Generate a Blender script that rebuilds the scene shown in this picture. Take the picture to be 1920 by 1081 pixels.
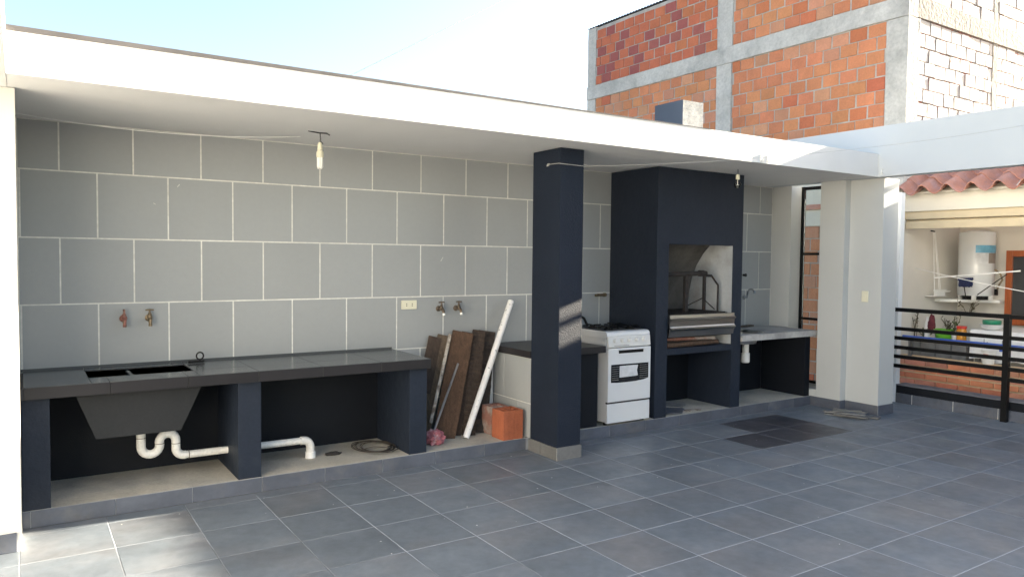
import bpy, bmesh, math, random
from mathutils import Vector, Matrix, noise
random.seed(7)
for _o in list(bpy.data.objects): bpy.data.objects.remove(_o)
S = bpy.context.scene
COL = S.collection
# ------------------------------------------------------------------ camera
YAW, PITCH, ROLL = 0.58014, -0.04058, 0.01051
CAM = Vector((-0.4055, -5.2424, 1.6353))
fw = Vector((math.sin(YAW)*math.cos(PITCH), math.cos(YAW)*math.cos(PITCH), math.sin(PITCH)))
rt = Vector((math.cos(YAW), -math.sin(YAW), 0)); up = rt.cross(fw)
r2 = math.cos(ROLL)*rt + math.sin(ROLL)*up; u2 = -math.sin(ROLL)*rt + math.cos(ROLL)*up
cd = bpy.data.cameras.new('camera'); cam = bpy.data.objects.new('camera', cd); COL.objects.link(cam)
mw = Matrix.Identity(4)
for i in range(3): mw[i][0] = r2[i]; mw[i][1] = u2[i]; mw[i][2] = -fw[i]; mw[i][3] = CAM[i]
cam.matrix_world = mw
cd.sensor_fit = 'HORIZONTAL'; cd.sensor_width = 36.0; cd.lens = 1408.0/1920*36; cd.clip_start = 0.05; cd.clip_end = 1500
S.camera = cam
# ------------------------------------------------------------------ sky, sun, exposure
TOSUN = Vector((1.0, -0.095, 0.32)).normalized()
SUN_EL = math.asin(TOSUN.z); SUN_AZ = math.atan2(TOSUN.x, TOSUN.y)
w = bpy.data.worlds.new('World'); S.world = w; w.use_nodes = True
nt = w.node_tree; bg = nt.nodes['Background']
sky = nt.nodes.new('ShaderNodeTexSky'); sky.sky_type = 'NISHITA'; sky.sun_disc = False
sky.sun_elevation = SUN_EL; sky.sun_rotation = SUN_AZ
sky.air_density = 1.0; sky.dust_density = 2.2; sky.ozone_density = 1.0
nt.links.new(sky.outputs[0], bg.inputs[0]); bg.inputs[1].default_value = 0.057
sl = bpy.data.lights.new('sun', 'SUN'); sl.energy = 5.0; sl.angle = math.radians(0.53); sl.color = (1.0, 0.88, 0.70)
so = bpy.data.objects.new('sun', sl); COL.objects.link(so); so.location = (20, -2, 8)
so.rotation_euler = TOSUN.to_track_quat('Z', 'Y').to_euler()
S.view_settings.view_transform = 'Standard'; S.view_settings.look = 'None'
S.view_settings.exposure = 3.0; S.view_settings.gamma = 1.0

# ------------------------------------------------------------------ materials
def _n(t, k, **kw):
    n = t.nodes.new(k)
    for a, b in kw.items(): setattr(n, a, b)
    return n
def M(name, col, rough=.6, metal=0., var=.10, vs=3., fine=.0, fs=60., bump=0., bs=80., rnd=0., spec=.5, col2=None, c2s=4., c2lo=.5, c2hi=.62, rvar=0., bdist=.01, hue=0., stretch=None, coat=0.):
    m = bpy.data.materials.new(name); m.use_nodes = True; t = m.node_tree; L = t.links.new
    p = t.nodes['Principled BSDF']
    p.inputs['Roughness'].default_value = rough; p.inputs['Metallic'].default_value = metal
    p.inputs['Specular IOR Level'].default_value = spec; p.inputs['Coat Weight'].default_value = coat
    g = _n(t, 'ShaderNodeNewGeometry'); pos = g.outputs['Position']
    oi = _n(t, 'ShaderNodeObjectInfo')
    # shift the pattern per object so that repeats differ
    if rnd > 0 or stretch:
        ad = _n(t, 'ShaderNodeVectorMath', operation='MULTIPLY_ADD'); L(pos, ad.inputs[0])
        ad.inputs[1].default_value = stretch or (1, 1, 1)
        cm = _n(t, 'ShaderNodeVectorMath', operation='SCALE'); cm.inputs[0].default_value = (37., 53., 71.)
        L(oi.outputs['Random'], cm.inputs['Scale']); L(cm.outputs[0], ad.inputs[2]); pos = ad.outputs[0]
    def nz(scale, det=5., ro=.6):
        n = _n(t, 'ShaderNodeTexNoise'); n.inputs['Scale'].default_value = scale; n.inputs['Detail'].default_value = det
        n.inputs['Roughness'].default_value = ro; L(pos, n.inputs['Vector']); return n.outputs['Fac']
    def mr(x, a, b, c, d):
        n = _n(t, 'ShaderNodeMapRange'); L(x, n.inputs[0])
        for i, v in enumerate((a, b, c, d)): n.inputs[i+1].default_value = v
        return n.outputs[0]
    def mul(a, b):
        n = _n(t, 'ShaderNodeMath', operation='MULTIPLY'); L(a, n.inputs[0]); L(b, n.inputs[1]); return n.outputs[0]
    base = None
    if col2:
        mx = _n(t, 'ShaderNodeMix', data_type='RGBA'); L(mr(nz(c2s, 6.), c2lo, c2hi, 0, 1), mx.inputs[0])
        mx.inputs[6].default_value = (*col, 1); mx.inputs[7].default_value = (*col2, 1); base = mx.outputs[2]
    val = mr(nz(vs), .3, .7, 1-var, 1+var)
    if fine > 0: val = mul(val, mr(nz(fs, 3.), .3, .7, 1-fine, 1+fine))
    if rnd > 0: val = mul(val, mr(oi.outputs['Random'], 0, 1, 1-rnd, 1+rnd))
    hs = _n(t, 'ShaderNodeHueSaturation')
    if base: L(base, hs.inputs['Color'])
    else: hs.inputs['Color'].default_value = (*col, 1)
    L(val, hs.inputs['Value'])
    if hue > 0:
        wn = _n(t, 'ShaderNodeTexWhiteNoise', noise_dimensions='1D'); L(oi.outputs['Random'], wn.inputs['W'])
        L(mr(wn.outputs['Value'], 0, 1, .5-hue, .5+hue), hs.inputs['Hue'])
    L(hs.outputs[0], p.inputs['Base Color'])
    if rvar > 0: L(mr(nz(vs*2.3), .3, .7, max(.03, rough-rvar), min(1, rough+rvar)), p.inputs['Roughness'])
    if bump > 0:
        b = _n(t, 'ShaderNodeBump'); b.inputs['Strength'].default_value = bump; b.inputs['Distance'].default_value = bdist
        L(nz(bs, 4.), b.inputs['Height']); L(b.outputs[0], p.inputs['Normal'])
    return m
def glassy(name, tint=(.9, .95, .95), refl=.12):
    m = bpy.data.materials.new(name); m.use_nodes = True; t = m.node_tree
    t.nodes.remove(t.nodes['Principled BSDF']); out = t.nodes['Material Output']
    a = _n(t, 'ShaderNodeBsdfTransparent'); a.inputs[0].default_value = (*tint, 1)
    b = _n(t, 'ShaderNodeBsdfGlossy'); b.inputs['Roughness'].default_value = .03
    f = _n(t, 'ShaderNodeFresnel'); f.inputs[0].default_value = 1.5
    x = _n(t, 'ShaderNodeMixShader'); t.links.new(f.outputs[0], x.inputs[0]); t.links.new(a.outputs[0], x.inputs[1]); t.links.new(b.outputs[0], x.inputs[2])
    t.links.new(x.outputs[0], out.inputs[0]); return m
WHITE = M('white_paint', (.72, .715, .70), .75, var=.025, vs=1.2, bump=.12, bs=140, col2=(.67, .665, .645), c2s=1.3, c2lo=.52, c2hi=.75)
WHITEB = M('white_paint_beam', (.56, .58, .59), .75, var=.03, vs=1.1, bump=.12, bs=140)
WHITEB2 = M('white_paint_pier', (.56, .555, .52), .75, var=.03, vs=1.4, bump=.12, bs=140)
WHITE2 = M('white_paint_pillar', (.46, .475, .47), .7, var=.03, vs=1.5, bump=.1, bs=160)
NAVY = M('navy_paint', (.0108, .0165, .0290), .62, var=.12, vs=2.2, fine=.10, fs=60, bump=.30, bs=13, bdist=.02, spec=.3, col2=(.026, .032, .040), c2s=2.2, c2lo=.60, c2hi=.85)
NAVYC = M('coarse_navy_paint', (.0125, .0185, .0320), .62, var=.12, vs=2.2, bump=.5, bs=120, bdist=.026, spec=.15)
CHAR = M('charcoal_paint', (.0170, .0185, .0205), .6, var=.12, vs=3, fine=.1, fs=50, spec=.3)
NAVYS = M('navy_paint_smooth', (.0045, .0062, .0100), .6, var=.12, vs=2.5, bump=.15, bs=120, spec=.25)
WTILE = M('wall_tile', (.284, .300, .306), .34, var=.035, vs=1.1, rnd=.035, fine=.015, fs=30)
WGROUT = M('wall_grout', (.62, .62, .585), .9, var=.12, vs=5, fine=.08, fs=40)
FTILE = M('floor_tile', (.126, .147, .170), .46, var=.20, vs=1.9, fine=.10, fs=17, rnd=.07, rvar=.12, bump=.06, bs=55, spec=.55, col2=(.156, .160, .170), c2s=1.3, c2lo=.45, c2hi=.7)
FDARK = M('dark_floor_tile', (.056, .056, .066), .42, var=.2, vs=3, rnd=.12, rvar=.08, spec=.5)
FGROUT = M('floor_grout', (.44, .46, .50), .9, var=.12, vs=6)
def _worn_grout():
    t = FGROUT.node_tree; L = t.links.new; hs = [n for n in t.nodes if n.type == 'HUE_SAT'][0]
    g = _n(t, 'ShaderNodeNewGeometry'); sx = _n(t, 'ShaderNodeSeparateXYZ'); L(g.outputs['Position'], sx.inputs[0])
    nz = _n(t, 'ShaderNodeTexNoise'); nz.inputs['Scale'].default_value = .8; nz.inputs['Detail'].default_value = 5; L(g.outputs['Position'], nz.inputs['Vector'])
    a = _n(t, 'ShaderNodeMapRange'); L(sx.outputs[0], a.inputs[0])
    for i, v in enumerate((.4, 2.6, -.12, .06)): a.inputs[i+1].default_value = v
    ad = _n(t, 'ShaderNodeMath', operation='ADD'); L(nz.outputs['Fac'], ad.inputs[0]); L(a.outputs[0], ad.inputs[1])
    f = _n(t, 'ShaderNodeMapRange'); L(ad.outputs[0], f.inputs[0])
    for i, v in enumerate((.42, .52, 0, 1)): f.inputs[i+1].default_value = v
    mx = _n(t, 'ShaderNodeMix', data_type='RGBA'); L(f.outputs[0], mx.inputs[0])
    mx.inputs[6].default_value = (.16, .17, .18, 1); mx.inputs[7].default_value = (.36, .385, .425, 1); L(mx.outputs[2], hs.inputs['Color'])
_worn_grout()
STILE = M('step_tile', (.078, .088, .112), .48, var=.2, vs=4, rnd=.09, fine=.08, fs=25, rvar=.1, col2=(.105, .108, .118), c2s=5, c2lo=.52, c2hi=.7)
SGROUT = M('step_grout', (.26, .27, .285), .9, var=.2, vs=7)
CEMENT = M('cement', (.43, .40, .335), .9, var=.13, vs=4, fine=.1, fs=50, bump=.25, bs=60, col2=(.31, .295, .26), c2s=3, c2lo=.5, c2hi=.7)
CEMROUGH = M('rough_render', (.50, .49, .46), .95, var=.25, vs=9, fine=.15, fs=60, bump=1.0, bs=22, bdist=.05)
CONC = M('concrete', (.37, .36, .345), .92, var=.18, vs=2.4, fine=.12, fs=25, bump=.5, bs=18, bdist=.03, col2=(.28, .275, .265), c2s=2.5, c2lo=.5, c2hi=.68)
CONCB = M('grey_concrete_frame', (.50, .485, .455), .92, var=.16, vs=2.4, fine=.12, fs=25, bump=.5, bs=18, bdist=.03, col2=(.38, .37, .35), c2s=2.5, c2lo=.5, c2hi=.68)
CONCSUN = M('concrete_sun_side', (.235, .222, .205), .92, var=.14, vs=2.4, fine=.1, fs=25, bump=.5, bs=18, bdist=.03)  # sunny-face copy of the frame concrete, its tone set for the light there
CTILE = M('counter_tile', (.056, .060, .063), .22, var=.06, vs=3, rnd=.08, spec=.5)
CEDGE = M('counter_edge_tile', (.0150, .0138, .0158), .4, var=.10, vs=5, rnd=.15, spec=.35)
CGROUT = M('counter_grout', (.05, .05, .052), .8, var=.2, vs=10)
PVC = M('white_pvc', (.68, .67, .63), .4, var=.12, vs=7, fine=.1, fs=60, col2=(.36, .31, .25), c2s=13, c2lo=.64, c2hi=.72)
PVCS = M('splashed_pvc_pipe', (.74, .74, .73), .45, var=.05, vs=6, col2=(.33, .34, .35), c2s=30, c2lo=.62, c2hi=.66)
WOOD = [M('old_wood_%d' % i, c, .9, var=.3, vs=5, fine=.28, fs=22, bump=.6, bs=30, bdist=.02, stretch=(9, 9, 1.2), rnd=.05) for i, c in enumerate([(.088, .050, .030), (.052, .036, .027), (.038, .030, .026), (.10, .075, .052)])]
WSTRIP = M('paint_spattered_wood', (.40, .36, .31), .9, var=.3, vs=12, fine=.2, fs=50, col2=(.16, .12, .09), c2s=14, c2lo=.46, c2hi=.6)
METAL = M('dull_metal', (.30, .30, .30), .45, .9, var=.2, vs=14)
STEEL = M('stainless', (.36, .355, .34), .30, 1., var=.06, vs=1.5)
BRASS = M('old_brass', (.20, .155, .10), .45, .75, var=.35, vs=40)
BRASSR = M('red_painted_brass', (.24, .095, .075), .55, .35, var=.35, vs=50, col2=(.2, .16, .11), c2s=60)
CHROME = M('chrome', (.55, .55, .55), .15, 1., var=.05)
BRONZE = M('bronze', (.15, .115, .085), .42, .7, var=.3, vs=40)
WPLAS = M('white_plastic', (.75, .75, .73), .35, var=.04, vs=10)
CREAMP = M('cream_plastic', (.66, .64, .50), .35, var=.03, vs=10)
BLACK = M('black_paint', (.0035, .0035, .004), .45, var=.15, vs=10, spec=.22)
BLACKR = M('soot_black', (.018, .016, .015), .85, var=.3, vs=14, fine=.2, fs=60)
RUST = M('rusty_iron', (.020, .017, .016), .8, .2, var=.35, vs=14, col2=(.06, .032, .022), c2s=12, c2lo=.55, c2hi=.7)
ENAM = M('white_enamel', (.60, .615, .63), .22, var=.025, vs=3, spec=.5, coat=.3)
ENAMP = M('stove_panel', (.60, .605, .60), .3, var=.05, vs=12)
DGLASS = M('dark_oven_glass', (.012, .012, .014), .12, var=.1, vs=5, spec=.6)
PAPER = M('paper_sticker', (.55, .56, .58), .6, var=.14, vs=18)
HOB = M('hob_enamel', (.030, .030, .032), .3, var=.2, vs=8)
REDBR = M('hollow_brick_orange', (.30, .088, .040), .85, var=.14, vs=8, fine=.1, fs=60, bump=.3, bs=40)
REDBR2 = M('hollow_brick_dusty', (.27, .13, .10), .9, var=.2, vs=9, fine=.1, fs=60, col2=(.33, .29, .26), c2s=5)
PINK = M('pink_cloth', (.33, .11, .13), .95, var=.25, vs=22, fine=.2, fs=70, col2=(.42, .28, .30), c2s=14)
CORD = M('grey_cord', (.45, .44, .42), .7, var=.05)
CORDK = M('dark_cord', (.05, .05, .05), .7, var=.1)
WIREM = M('rusty_wire', (.07, .06, .05), .7, .4, var=.3, vs=20)
BULB = glassy('bulb_glass', (.86, .86, .84))
PANE = glassy('window_glass', (.94, .96, .95))
TUBEG = M('lamp_tube', (.80, .80, .76), .25, var=.02)
SOOTW = M('sooty_plaster', (.385, .405, .42), .9, var=.10, vs=3, fine=.05, fs=30, col2=(.20, .19, .18), c2s=2.3, c2lo=.50, c2hi=.80)
SOOTD = M('smoked_plaster', (.095, .090, .083), .9, var=.3, vs=4, fine=.08, fs=30, col2=(.035, .033, .032), c2s=2.6, c2lo=.5, c2hi=.75)
BRK = [M('clay_brick_%d' % i, c, .85, var=.10, vs=5, fine=.07, fs=40, rnd=.11, hue=.007, bump=.4, bs=30) for i, c in enumerate([(.54, .210, .100), (.49, .150, .070), (.32, .092, .078), (.53, .25, .145)])]
BRKW = M('brick_painted_glare', (.46, .435, .425), .8, var=.05, vs=7, rnd=.05, bump=.3, bs=40, col2=(.28, .11, .085), c2s=5.5, c2lo=.62, c2hi=.68)  # pale colour paints the grazing sun glare onto this face's bricks
MORTAR = M('mortar', (.44, .42, .39), .95, var=.2, vs=6, bump=.8, bs=25, bdist=.03)
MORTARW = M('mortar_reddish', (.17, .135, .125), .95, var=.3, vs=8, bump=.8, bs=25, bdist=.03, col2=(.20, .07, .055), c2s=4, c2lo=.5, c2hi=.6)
ROOFT = M('clay_roof_tile', (.47, .215, .150), .75, var=.14, vs=8, rnd=.12, fine=.08, fs=50, bump=.2, bs=60, col2=(.42, .245, .22), c2s=6, c2lo=.45, c2hi=.65)
CREAM = M('cream_render', (.62, .585, .50), .85, var=.03, vs=2, bump=.1, bs=120)
TAN = M('tan_blind', (.52, .44, .30), .7, var=.08, vs=4)
IVORY = M('interior_render', (.62, .595, .545), .85, var=.05, vs=2, bump=.1, bs=100)
THIN = [M('slim_brick_%d' % i, c, .85, var=.12, vs=9, rnd=.12, hue=.008, bump=.2, bs=60) for i, c in enumerate([(.50, .19, .105), (.47, .215, .145)])]
MORT2 = M('pale_mortar', (.55, .43, .30), .95, var=.12, vs=9)
WINDW = M('varnished_wood', (.33, .085, .025), .4, var=.2, vs=6, stretch=(8, 8, 1))
BLUEP = M('blue_pipe', (.035, .10, .42), .4, var=.06, vs=8)
GREENP = M('green_plastic', (.13, .42, .03), .4, var=.05, vs=8)
GREEND = M('dark_green_plastic', (.01, .19, .10), .35, var=.05)
LEAF = M('leaf', (.075, .115, .030), .6, var=.3, vs=25, rnd=.2)
LEAFD = M('dry_stem', (.10, .085, .050), .8, var=.3, vs=25)
ORANGE = M('orange_jar', (.55, .24, .025), .25, var=.15, vs=20)
REDL = M('red_lid', (.48, .025, .015), .4, var=.05)
MAROON = M('maroon_cloth', (.12, .022, .030), .9, var=.3, vs=25)
GREYB = M('grey_block', (.16, .165, .165), .9, var=.2, vs=9, bump=.3, bs=40)
BLUED = M('navy_brush', (.015, .025, .085), .8, var=.4, vs=50)
BLUEST = M('blue_sticker', (.13, .36, .52), .4, var=.2, vs=14)
BROWNST = M('brown_sticker', (.24, .205, .18), .4, var=.15, vs=14)
DPANE = M('dark_pane', (.055, .058, .062), .12, var=.1, vs=2)
SHEETM = M('metal_sheet', (.10, .11, .15), .5, .6, var=.2, vs=6)
GROUND = M('earth', (.20, .18, .15), .95, var=.2, vs=.2)
SHARD = M('tile_shard', (.18, .175, .165), .6, var=.2, vs=15, rnd=.35)
SLABEDGE = M('roof_edge', (.10, .095, .095), .9, var=.2, vs=5)

# ------------------------------------------------------------------ mesh helpers
def wloc(o):
    v = Vector((0, 0, 0))
    while o is not None: v = v + o.location; o = o.parent
    return v
class B:
    def __init__(s): s.m = bmesh.new()
    def box(s, x0, x1, y0, y1, z0, z1, bev=0.):
        if x1 < x0: x0, x1 = x1, x0
        if y1 < y0: y0, y1 = y1, y0
        if z1 < z0: z0, z1 = z1, z0
        v = [s.m.verts.new(p) for p in ((x0, y0, z0), (x1, y0, z0), (x1, y1, z0), (x0, y1, z0), (x0, y0, z1), (x1, y0, z1), (x1, y1, z1), (x0, y1, z1))]
        f = [s.m.faces.new([v[i] for i in q]) for q in ((3, 2, 1, 0), (4, 5, 6, 7), (0, 1, 5, 4), (1, 2, 6, 5), (2, 3, 7, 6), (3, 0, 4, 7))]
        if bev > 0:
            es = list({e for q in f for e in q.edges})
            bmesh.ops.bevel(s.m, geom=es, offset=bev, segments=2, profile=.6, affect='EDGES')
        return s
    def obox(s, a, b, wdir, wid, thk, bev=0., seg=1, wob=0., seed=0):
        """box from point a to b, width along wdir"""
        a = Vector(a); b = Vector(b); d = (b-a); ln = d.length; d.normalize()
        wd = Vector(wdir); wd = (wd - d*wd.dot(d)).normalized(); t = d.cross(wd)
        rings = []
        for k in range(seg+1):
            c = a + d*(ln*k/seg)
            if wob: c = c + wd*(noise.noise((seed*9.1, k*.7, 0))*wob) + t*(noise.noise((seed*5.3, k*.9, 4))*wob*.5)
            rings.append([s.m.verts.new(c + wd*(wid/2*i) + t*(thk/2*j)) for i, j in ((-1, -1), (1, -1), (1, 1), (-1, 1))])
        fs = []
        for q in range(seg):
            for i in range(4): fs.append(s.m.faces.new((rings[q][i], rings[q][(i+1) % 4], rings[q+1][(i+1) % 4], rings[q+1][i])))
        fs.append(s.m.faces.new(rings[0][::-1])); fs.append(s.m.faces.new(rings[-1]))
        if bev > 0: bmesh.ops.bevel(s.m, geom=list({e for q in fs for e in q.edges}), offset=bev, segments=1, affect='EDGES')
        return s
    def tube(s, pts, r, n=8, cap=True, closed=False):
        pts = [Vector(p) for p in pts]; N = len(pts); rr = r if isinstance(r, (list, tuple)) else [r]*N
        rings = []; pu = None
        for i, p in enumerate(pts):
            if closed: d = pts[(i+1) % N]-pts[i-1]
            else: d = pts[min(i+1, N-1)]-pts[max(i-1, 0)]
            d.normalize()
            if pu is None: pu = Vector((0, 0, 1)) if abs(d.z) < .9 else Vector((1, 0, 0))
            u = (pu - d*pu.dot(d)).normalized(); v = d.cross(u); pu = u
            rings.append([s.m.verts.new(p + (u*math.cos(2*math.pi*k/n) + v*math.sin(2*math.pi*k/n))*rr[i]) for k in range(n)])
        for i in range(N if closed else N-1):
            a = rings[i]; b = rings[(i+1) % N]
            for k in range(n): s.m.faces.new((a[k], a[(k+1) % n], b[(k+1) % n], b[k]))
        if cap and not closed: s.m.faces.new(rings[0][::-1]); s.m.faces.new(rings[-1])
        return s
    def pipe(s, a, b, ro, ri, n=20):
        """hollow straight pipe"""
        a = Vector(a); b = Vector(b); d = (b-a).normalized(); u = d.orthogonal().normalized(); v = d.cross(u)
        R = [[s.m.verts.new(p + (u*math.cos(2*math.pi*k/n) + v*math.sin(2*math.pi*k/n))*r) for k in range(n)] for p, r in ((a, ri), (a, ro), (b, ro), (b, ri))]
        for q in range(4):
            A = R[q]; C = R[(q+1) % 4]
            for k in range(n): s.m.faces.new((A[k], A[(k+1) % n], C[(k+1) % n], C[k]))
        return s
    def lathe(s, prof, c=(0, 0, 0), axis='z', n=20, cap=True):
        c = Vector(c); rings = []
        for r, h in prof:
            ring = []
            for k in range(n):
                x, y = r*math.cos(2*math.pi*k/n), r*math.sin(2*math.pi*k/n)
                p = {'z': (x, y, h), 'y': (x, h, -y), 'x': (h, x, y)}[axis]
                ring.append(s.m.verts.new(c + Vector(p)))
            rings.append(ring)
        for a, b in zip(rings, rings[1:]):
            for k in range(n): s.m.faces.new((a[k], a[(k+1) % n], b[(k+1) % n], b[k]))
        if cap: s.m.faces.new(rings[0][::-1]); s.m.faces.new(rings[-1])
        return s
    def prism(s, poly, axis, a, b):
        """polygon (2d list) extruded along axis between a and b"""
        def mk(q, h): return {'x': (h, q[0], q[1]), 'y': (q[0], h, q[1]), 'z': (q[0], q[1], h)}[axis]
        A = [s.m.verts.new(mk(q, a)) for q in poly]; C = [s.m.verts.new(mk(q, b)) for q in poly]; n = len(poly)
        for i in range(n): s.m.faces.new((A[i], A[(i+1) % n], C[(i+1) % n], C[i]))
        s.m.faces.new(A[::-1]); s.m.faces.new(C); return s
    def sheet(s, fn, nu, nv):
        g = [[s.m.verts.new(fn(i/nu, j/nv)) for j in range(nv+1)] for i in range(nu+1)]
        for i in range(nu):
            for j in range(nv): s.m.faces.new((g[i][j], g[i+1][j], g[i+1][j+1], g[i][j+1]))
        return s
    def mesh(s, name, mat, smooth=False, recenter=True):
        bmesh.ops.recalc_face_normals(s.m, faces=s.m.faces)
        vs = [v.co for v in s.m.verts]
        lo = Vector([min(v[i] for v in vs) for i in range(3)]); hi = Vector([max(v[i] for v in vs) for i in range(3)])
        c = Vector(((lo.x+hi.x)/2, (lo.y+hi.y)/2, lo.z)) if recenter else Vector((0, 0, 0))
        for v in s.m.verts: v.co = v.co - c
        me = bpy.data.meshes.new(name); s.m.to_mesh(me); s.m.free()
        for q in (mat if isinstance(mat, (list, tuple)) else [mat]): me.materials.append(q)
        if smooth:
            for p in me.polygons: p.use_smooth = True
            me.set_sharp_from_angle(angle=math.radians(38))
        return me, c
    def o(s, name, mat, parent=None, smooth=False):
        me, c = s.mesh(name, mat, smooth)
        o = bpy.data.objects.new(name, me); COL.objects.link(o); o.location = c - wloc(parent); o.parent = parent
        return o
def tag(o, label, cat, group=None):
    o['label'] = label; o['category'] = cat
    if group: o['group'] = group
    return o
def struct(o): o['kind'] = 'structure'; return o
def stuff(o): o['kind'] = 'stuff'; return o
def thing(name, label, cat, loc, group=None):
    e = bpy.data.objects.new(name, None); COL.objects.link(e); e.location = loc; e.empty_display_size = .05
    return tag(e, label, cat, group)
def part(name, me, mat, loc, parent, rot=None):
    """an object sharing mesh data"""
    o = bpy.data.objects.new(name, me); COL.objects.link(o); o.location = Vector(loc) - wloc(parent); o.parent = parent
    if rot: o.rotation_euler = rot
    if mat and mat != me.materials[0]:
        o.material_slots[0].link = 'OBJECT'; o.material_slots[0].material = mat
    return o
_cache = {}
def tilemesh(w, d, t, mat, bev=.0012):
    """flat tile w (x) by d (y) with thickness t, top face at z=0"""
    k = (round(w, 4), round(d, 4), t, mat.name)
    if k not in _cache:
        b = B(); vs = []
        for z, q in ((-t, 0), (-bev, 0), (0, bev)):
            vs.append([b.m.verts.new((x, y, z)) for x, y in ((-w/2+q, -d/2+q), (w/2-q, -d/2+q), (w/2-q, d/2-q), (-w/2+q, d/2-q))])
        for a, c in zip(vs, vs[1:]):
            for i in range(4): b.m.faces.new((a[i], a[(i+1) % 4], c[(i+1) % 4], c[i]))
        b.m.faces.new(vs[2])
        _cache[k] = b.mesh('tile', mat, recenter=False)[0]
    return _cache[k]
RX = (math.pi/2, 0, 0)                 # tile top faces -y
RXM = (math.pi/2, 0, -math.pi/2)       # tile top faces -x
def cuts(a, b, j0, step):
    """interval list between a and b cut at j0 + k*step"""
    k = math.ceil((a-j0)/step - 1e-9); xs = [a]
    while j0 + k*step < b - 1e-6:
        if j0 + k*step > a + 1e-6: xs.append(j0 + k*step)
        k += 1
    xs.append(b); return [(p, q) for p, q in zip(xs, xs[1:]) if q-p > .012]

# ------------------------------------------------------------------ key dimensions
YW = .6863; ZC = 2.5188; ZT = 2.758; YF = -.73; ZS = .103; XL = -.415
XB = 7.116; BT = 3.045
# ------------------------------------------------------------------ ground and terrace floor
struct(B().box(-300, 300, -300, 300, -3.4, -3.2).o('ground', GROUND))
floor = struct(B().box(-3.2, 8.15, -9.0, .0095, -.25, -.0012).o('terrace_floor', FGROUT))
FX, FY, T, J = 2.2718, -1.4874, .45, .0052
rest = B()
for y0, y1 in cuts(-9.0, 0, FY, T):
    for x0, x1 in cuts(-3.2, 8.15, FX, T):
        wd, dp = x1-x0-J, y1-y0-J; cx, cy = (x0+x1)/2, (y0+y1)/2
        if y0 < -3.75 or x1 < -.9: rest.box(x0+J/2, x1-J/2, y0+J/2, y1-J/2, -.006, 0); continue
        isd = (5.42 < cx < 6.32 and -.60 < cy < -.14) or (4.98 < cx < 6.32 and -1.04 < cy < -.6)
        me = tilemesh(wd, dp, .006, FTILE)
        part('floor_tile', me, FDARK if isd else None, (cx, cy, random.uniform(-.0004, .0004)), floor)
stuff(rest.o('floor_tile', FTILE, floor))
spk = B(); rs = random.Random(21)
for k in range(70):
    x, y = rs.uniform(-.3, 7.6), -rs.random()**1.7*3.2-.02
    if 3.15 < x < 3.5 and y > -.46: continue
    q = rs.uniform(.002, .006); n = rs.randrange(5, 8); a0 = rs.random()*6
    vs = [spk.m.verts.new((x+q*rs.uniform(.6, 1.5)*math.cos(a0+6.283*i/n), y+q*rs.uniform(.6, 1.5)*math.sin(a0+6.283*i/n), .0012)) for i in range(n)]
    spk.m.faces.new(vs)
stuff(spk.o('paint_specks', WPLAS, floor))
# raised step that carries the counters
step = struct(B().box(XL, 7.115, .010, YW+.003, -.1, ZS).o('raised_step', CEMENT))
bed = B().box(XL, 7.112, .0045, .0099, 0.0, ZS-.001).o('grout_bed', SGROUT, step)
for x0, x1 in cuts(XL, 7.112, .077, .45):
    if x0 < 3.455 and x1 > 3.205:
        if x0 < 3.19: part('riser_tile', tilemesh(3.19-x0-.005, ZS-.004, .006, STILE), None, ((x0+3.19)/2, 0, ZS/2-.001), step, RX)
        if x1 > 3.47: part('riser_tile', tilemesh(x1-3.47-.005, ZS-.004, .006, STILE), None, ((x1+3.47)/2, 0, ZS/2-.001), step, RX)
    else: part('riser_tile', tilemesh(x1-x0-.005, ZS-.004, .006, STILE), None, ((x0+x1)/2, 0, ZS/2-.001), step, RX)

# ------------------------------------------------------------------ back wall with square tiles
wall = thing('tiled_wall', 'long grey wall of big square tiles with white joints under the canopy', 'wall', (3.4, YW+.1, 0))
B().box(XL-.3, 7.5, YW+.0012, YW+.16, -.2, ZC+.001).o('wall_core', WGROUT, wall)
WX, WZ = .0474, 2.189
rows = [(WZ, ZC, .5), (WZ-.45, WZ, 0), (WZ-.9, WZ-.45, .5), (WZ-1.35, WZ-.9, 0), (WZ-1.8, WZ-1.35, .5), (ZS, WZ-1.8, 0)]
for z0, z1, off in rows:
    for x0, x1 in cuts(XL, 7.25, WX+off*.45, .45):
        if x0 > 4.69 and x1 < 5.9: continue
        me = tilemesh(x1-x0-.0095, z1-z0-.0095, .006, WTILE, .0006)
        part('wall_tile', me, None, ((x0+x1)/2, YW+random.uniform(-.0003, .0003), (z0+z1)/2), wall, (math.pi/2+random.uniform(-.0016, .0016), 0, random.uniform(-.0016, .0016)))
for x, z, ln, a in ((.56, 2.125, .024, .9), (.40, 2.0, .016, -.5), (2.72, 1.60, .042, 1.0)):
    B().obox((x, YW-.0012, z), (x+ln*math.cos(a), YW-.0012, z+ln*math.sin(a)), (0, 0, 1), .0035, .001).o('scuff', WGROUT, wall)
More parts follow.
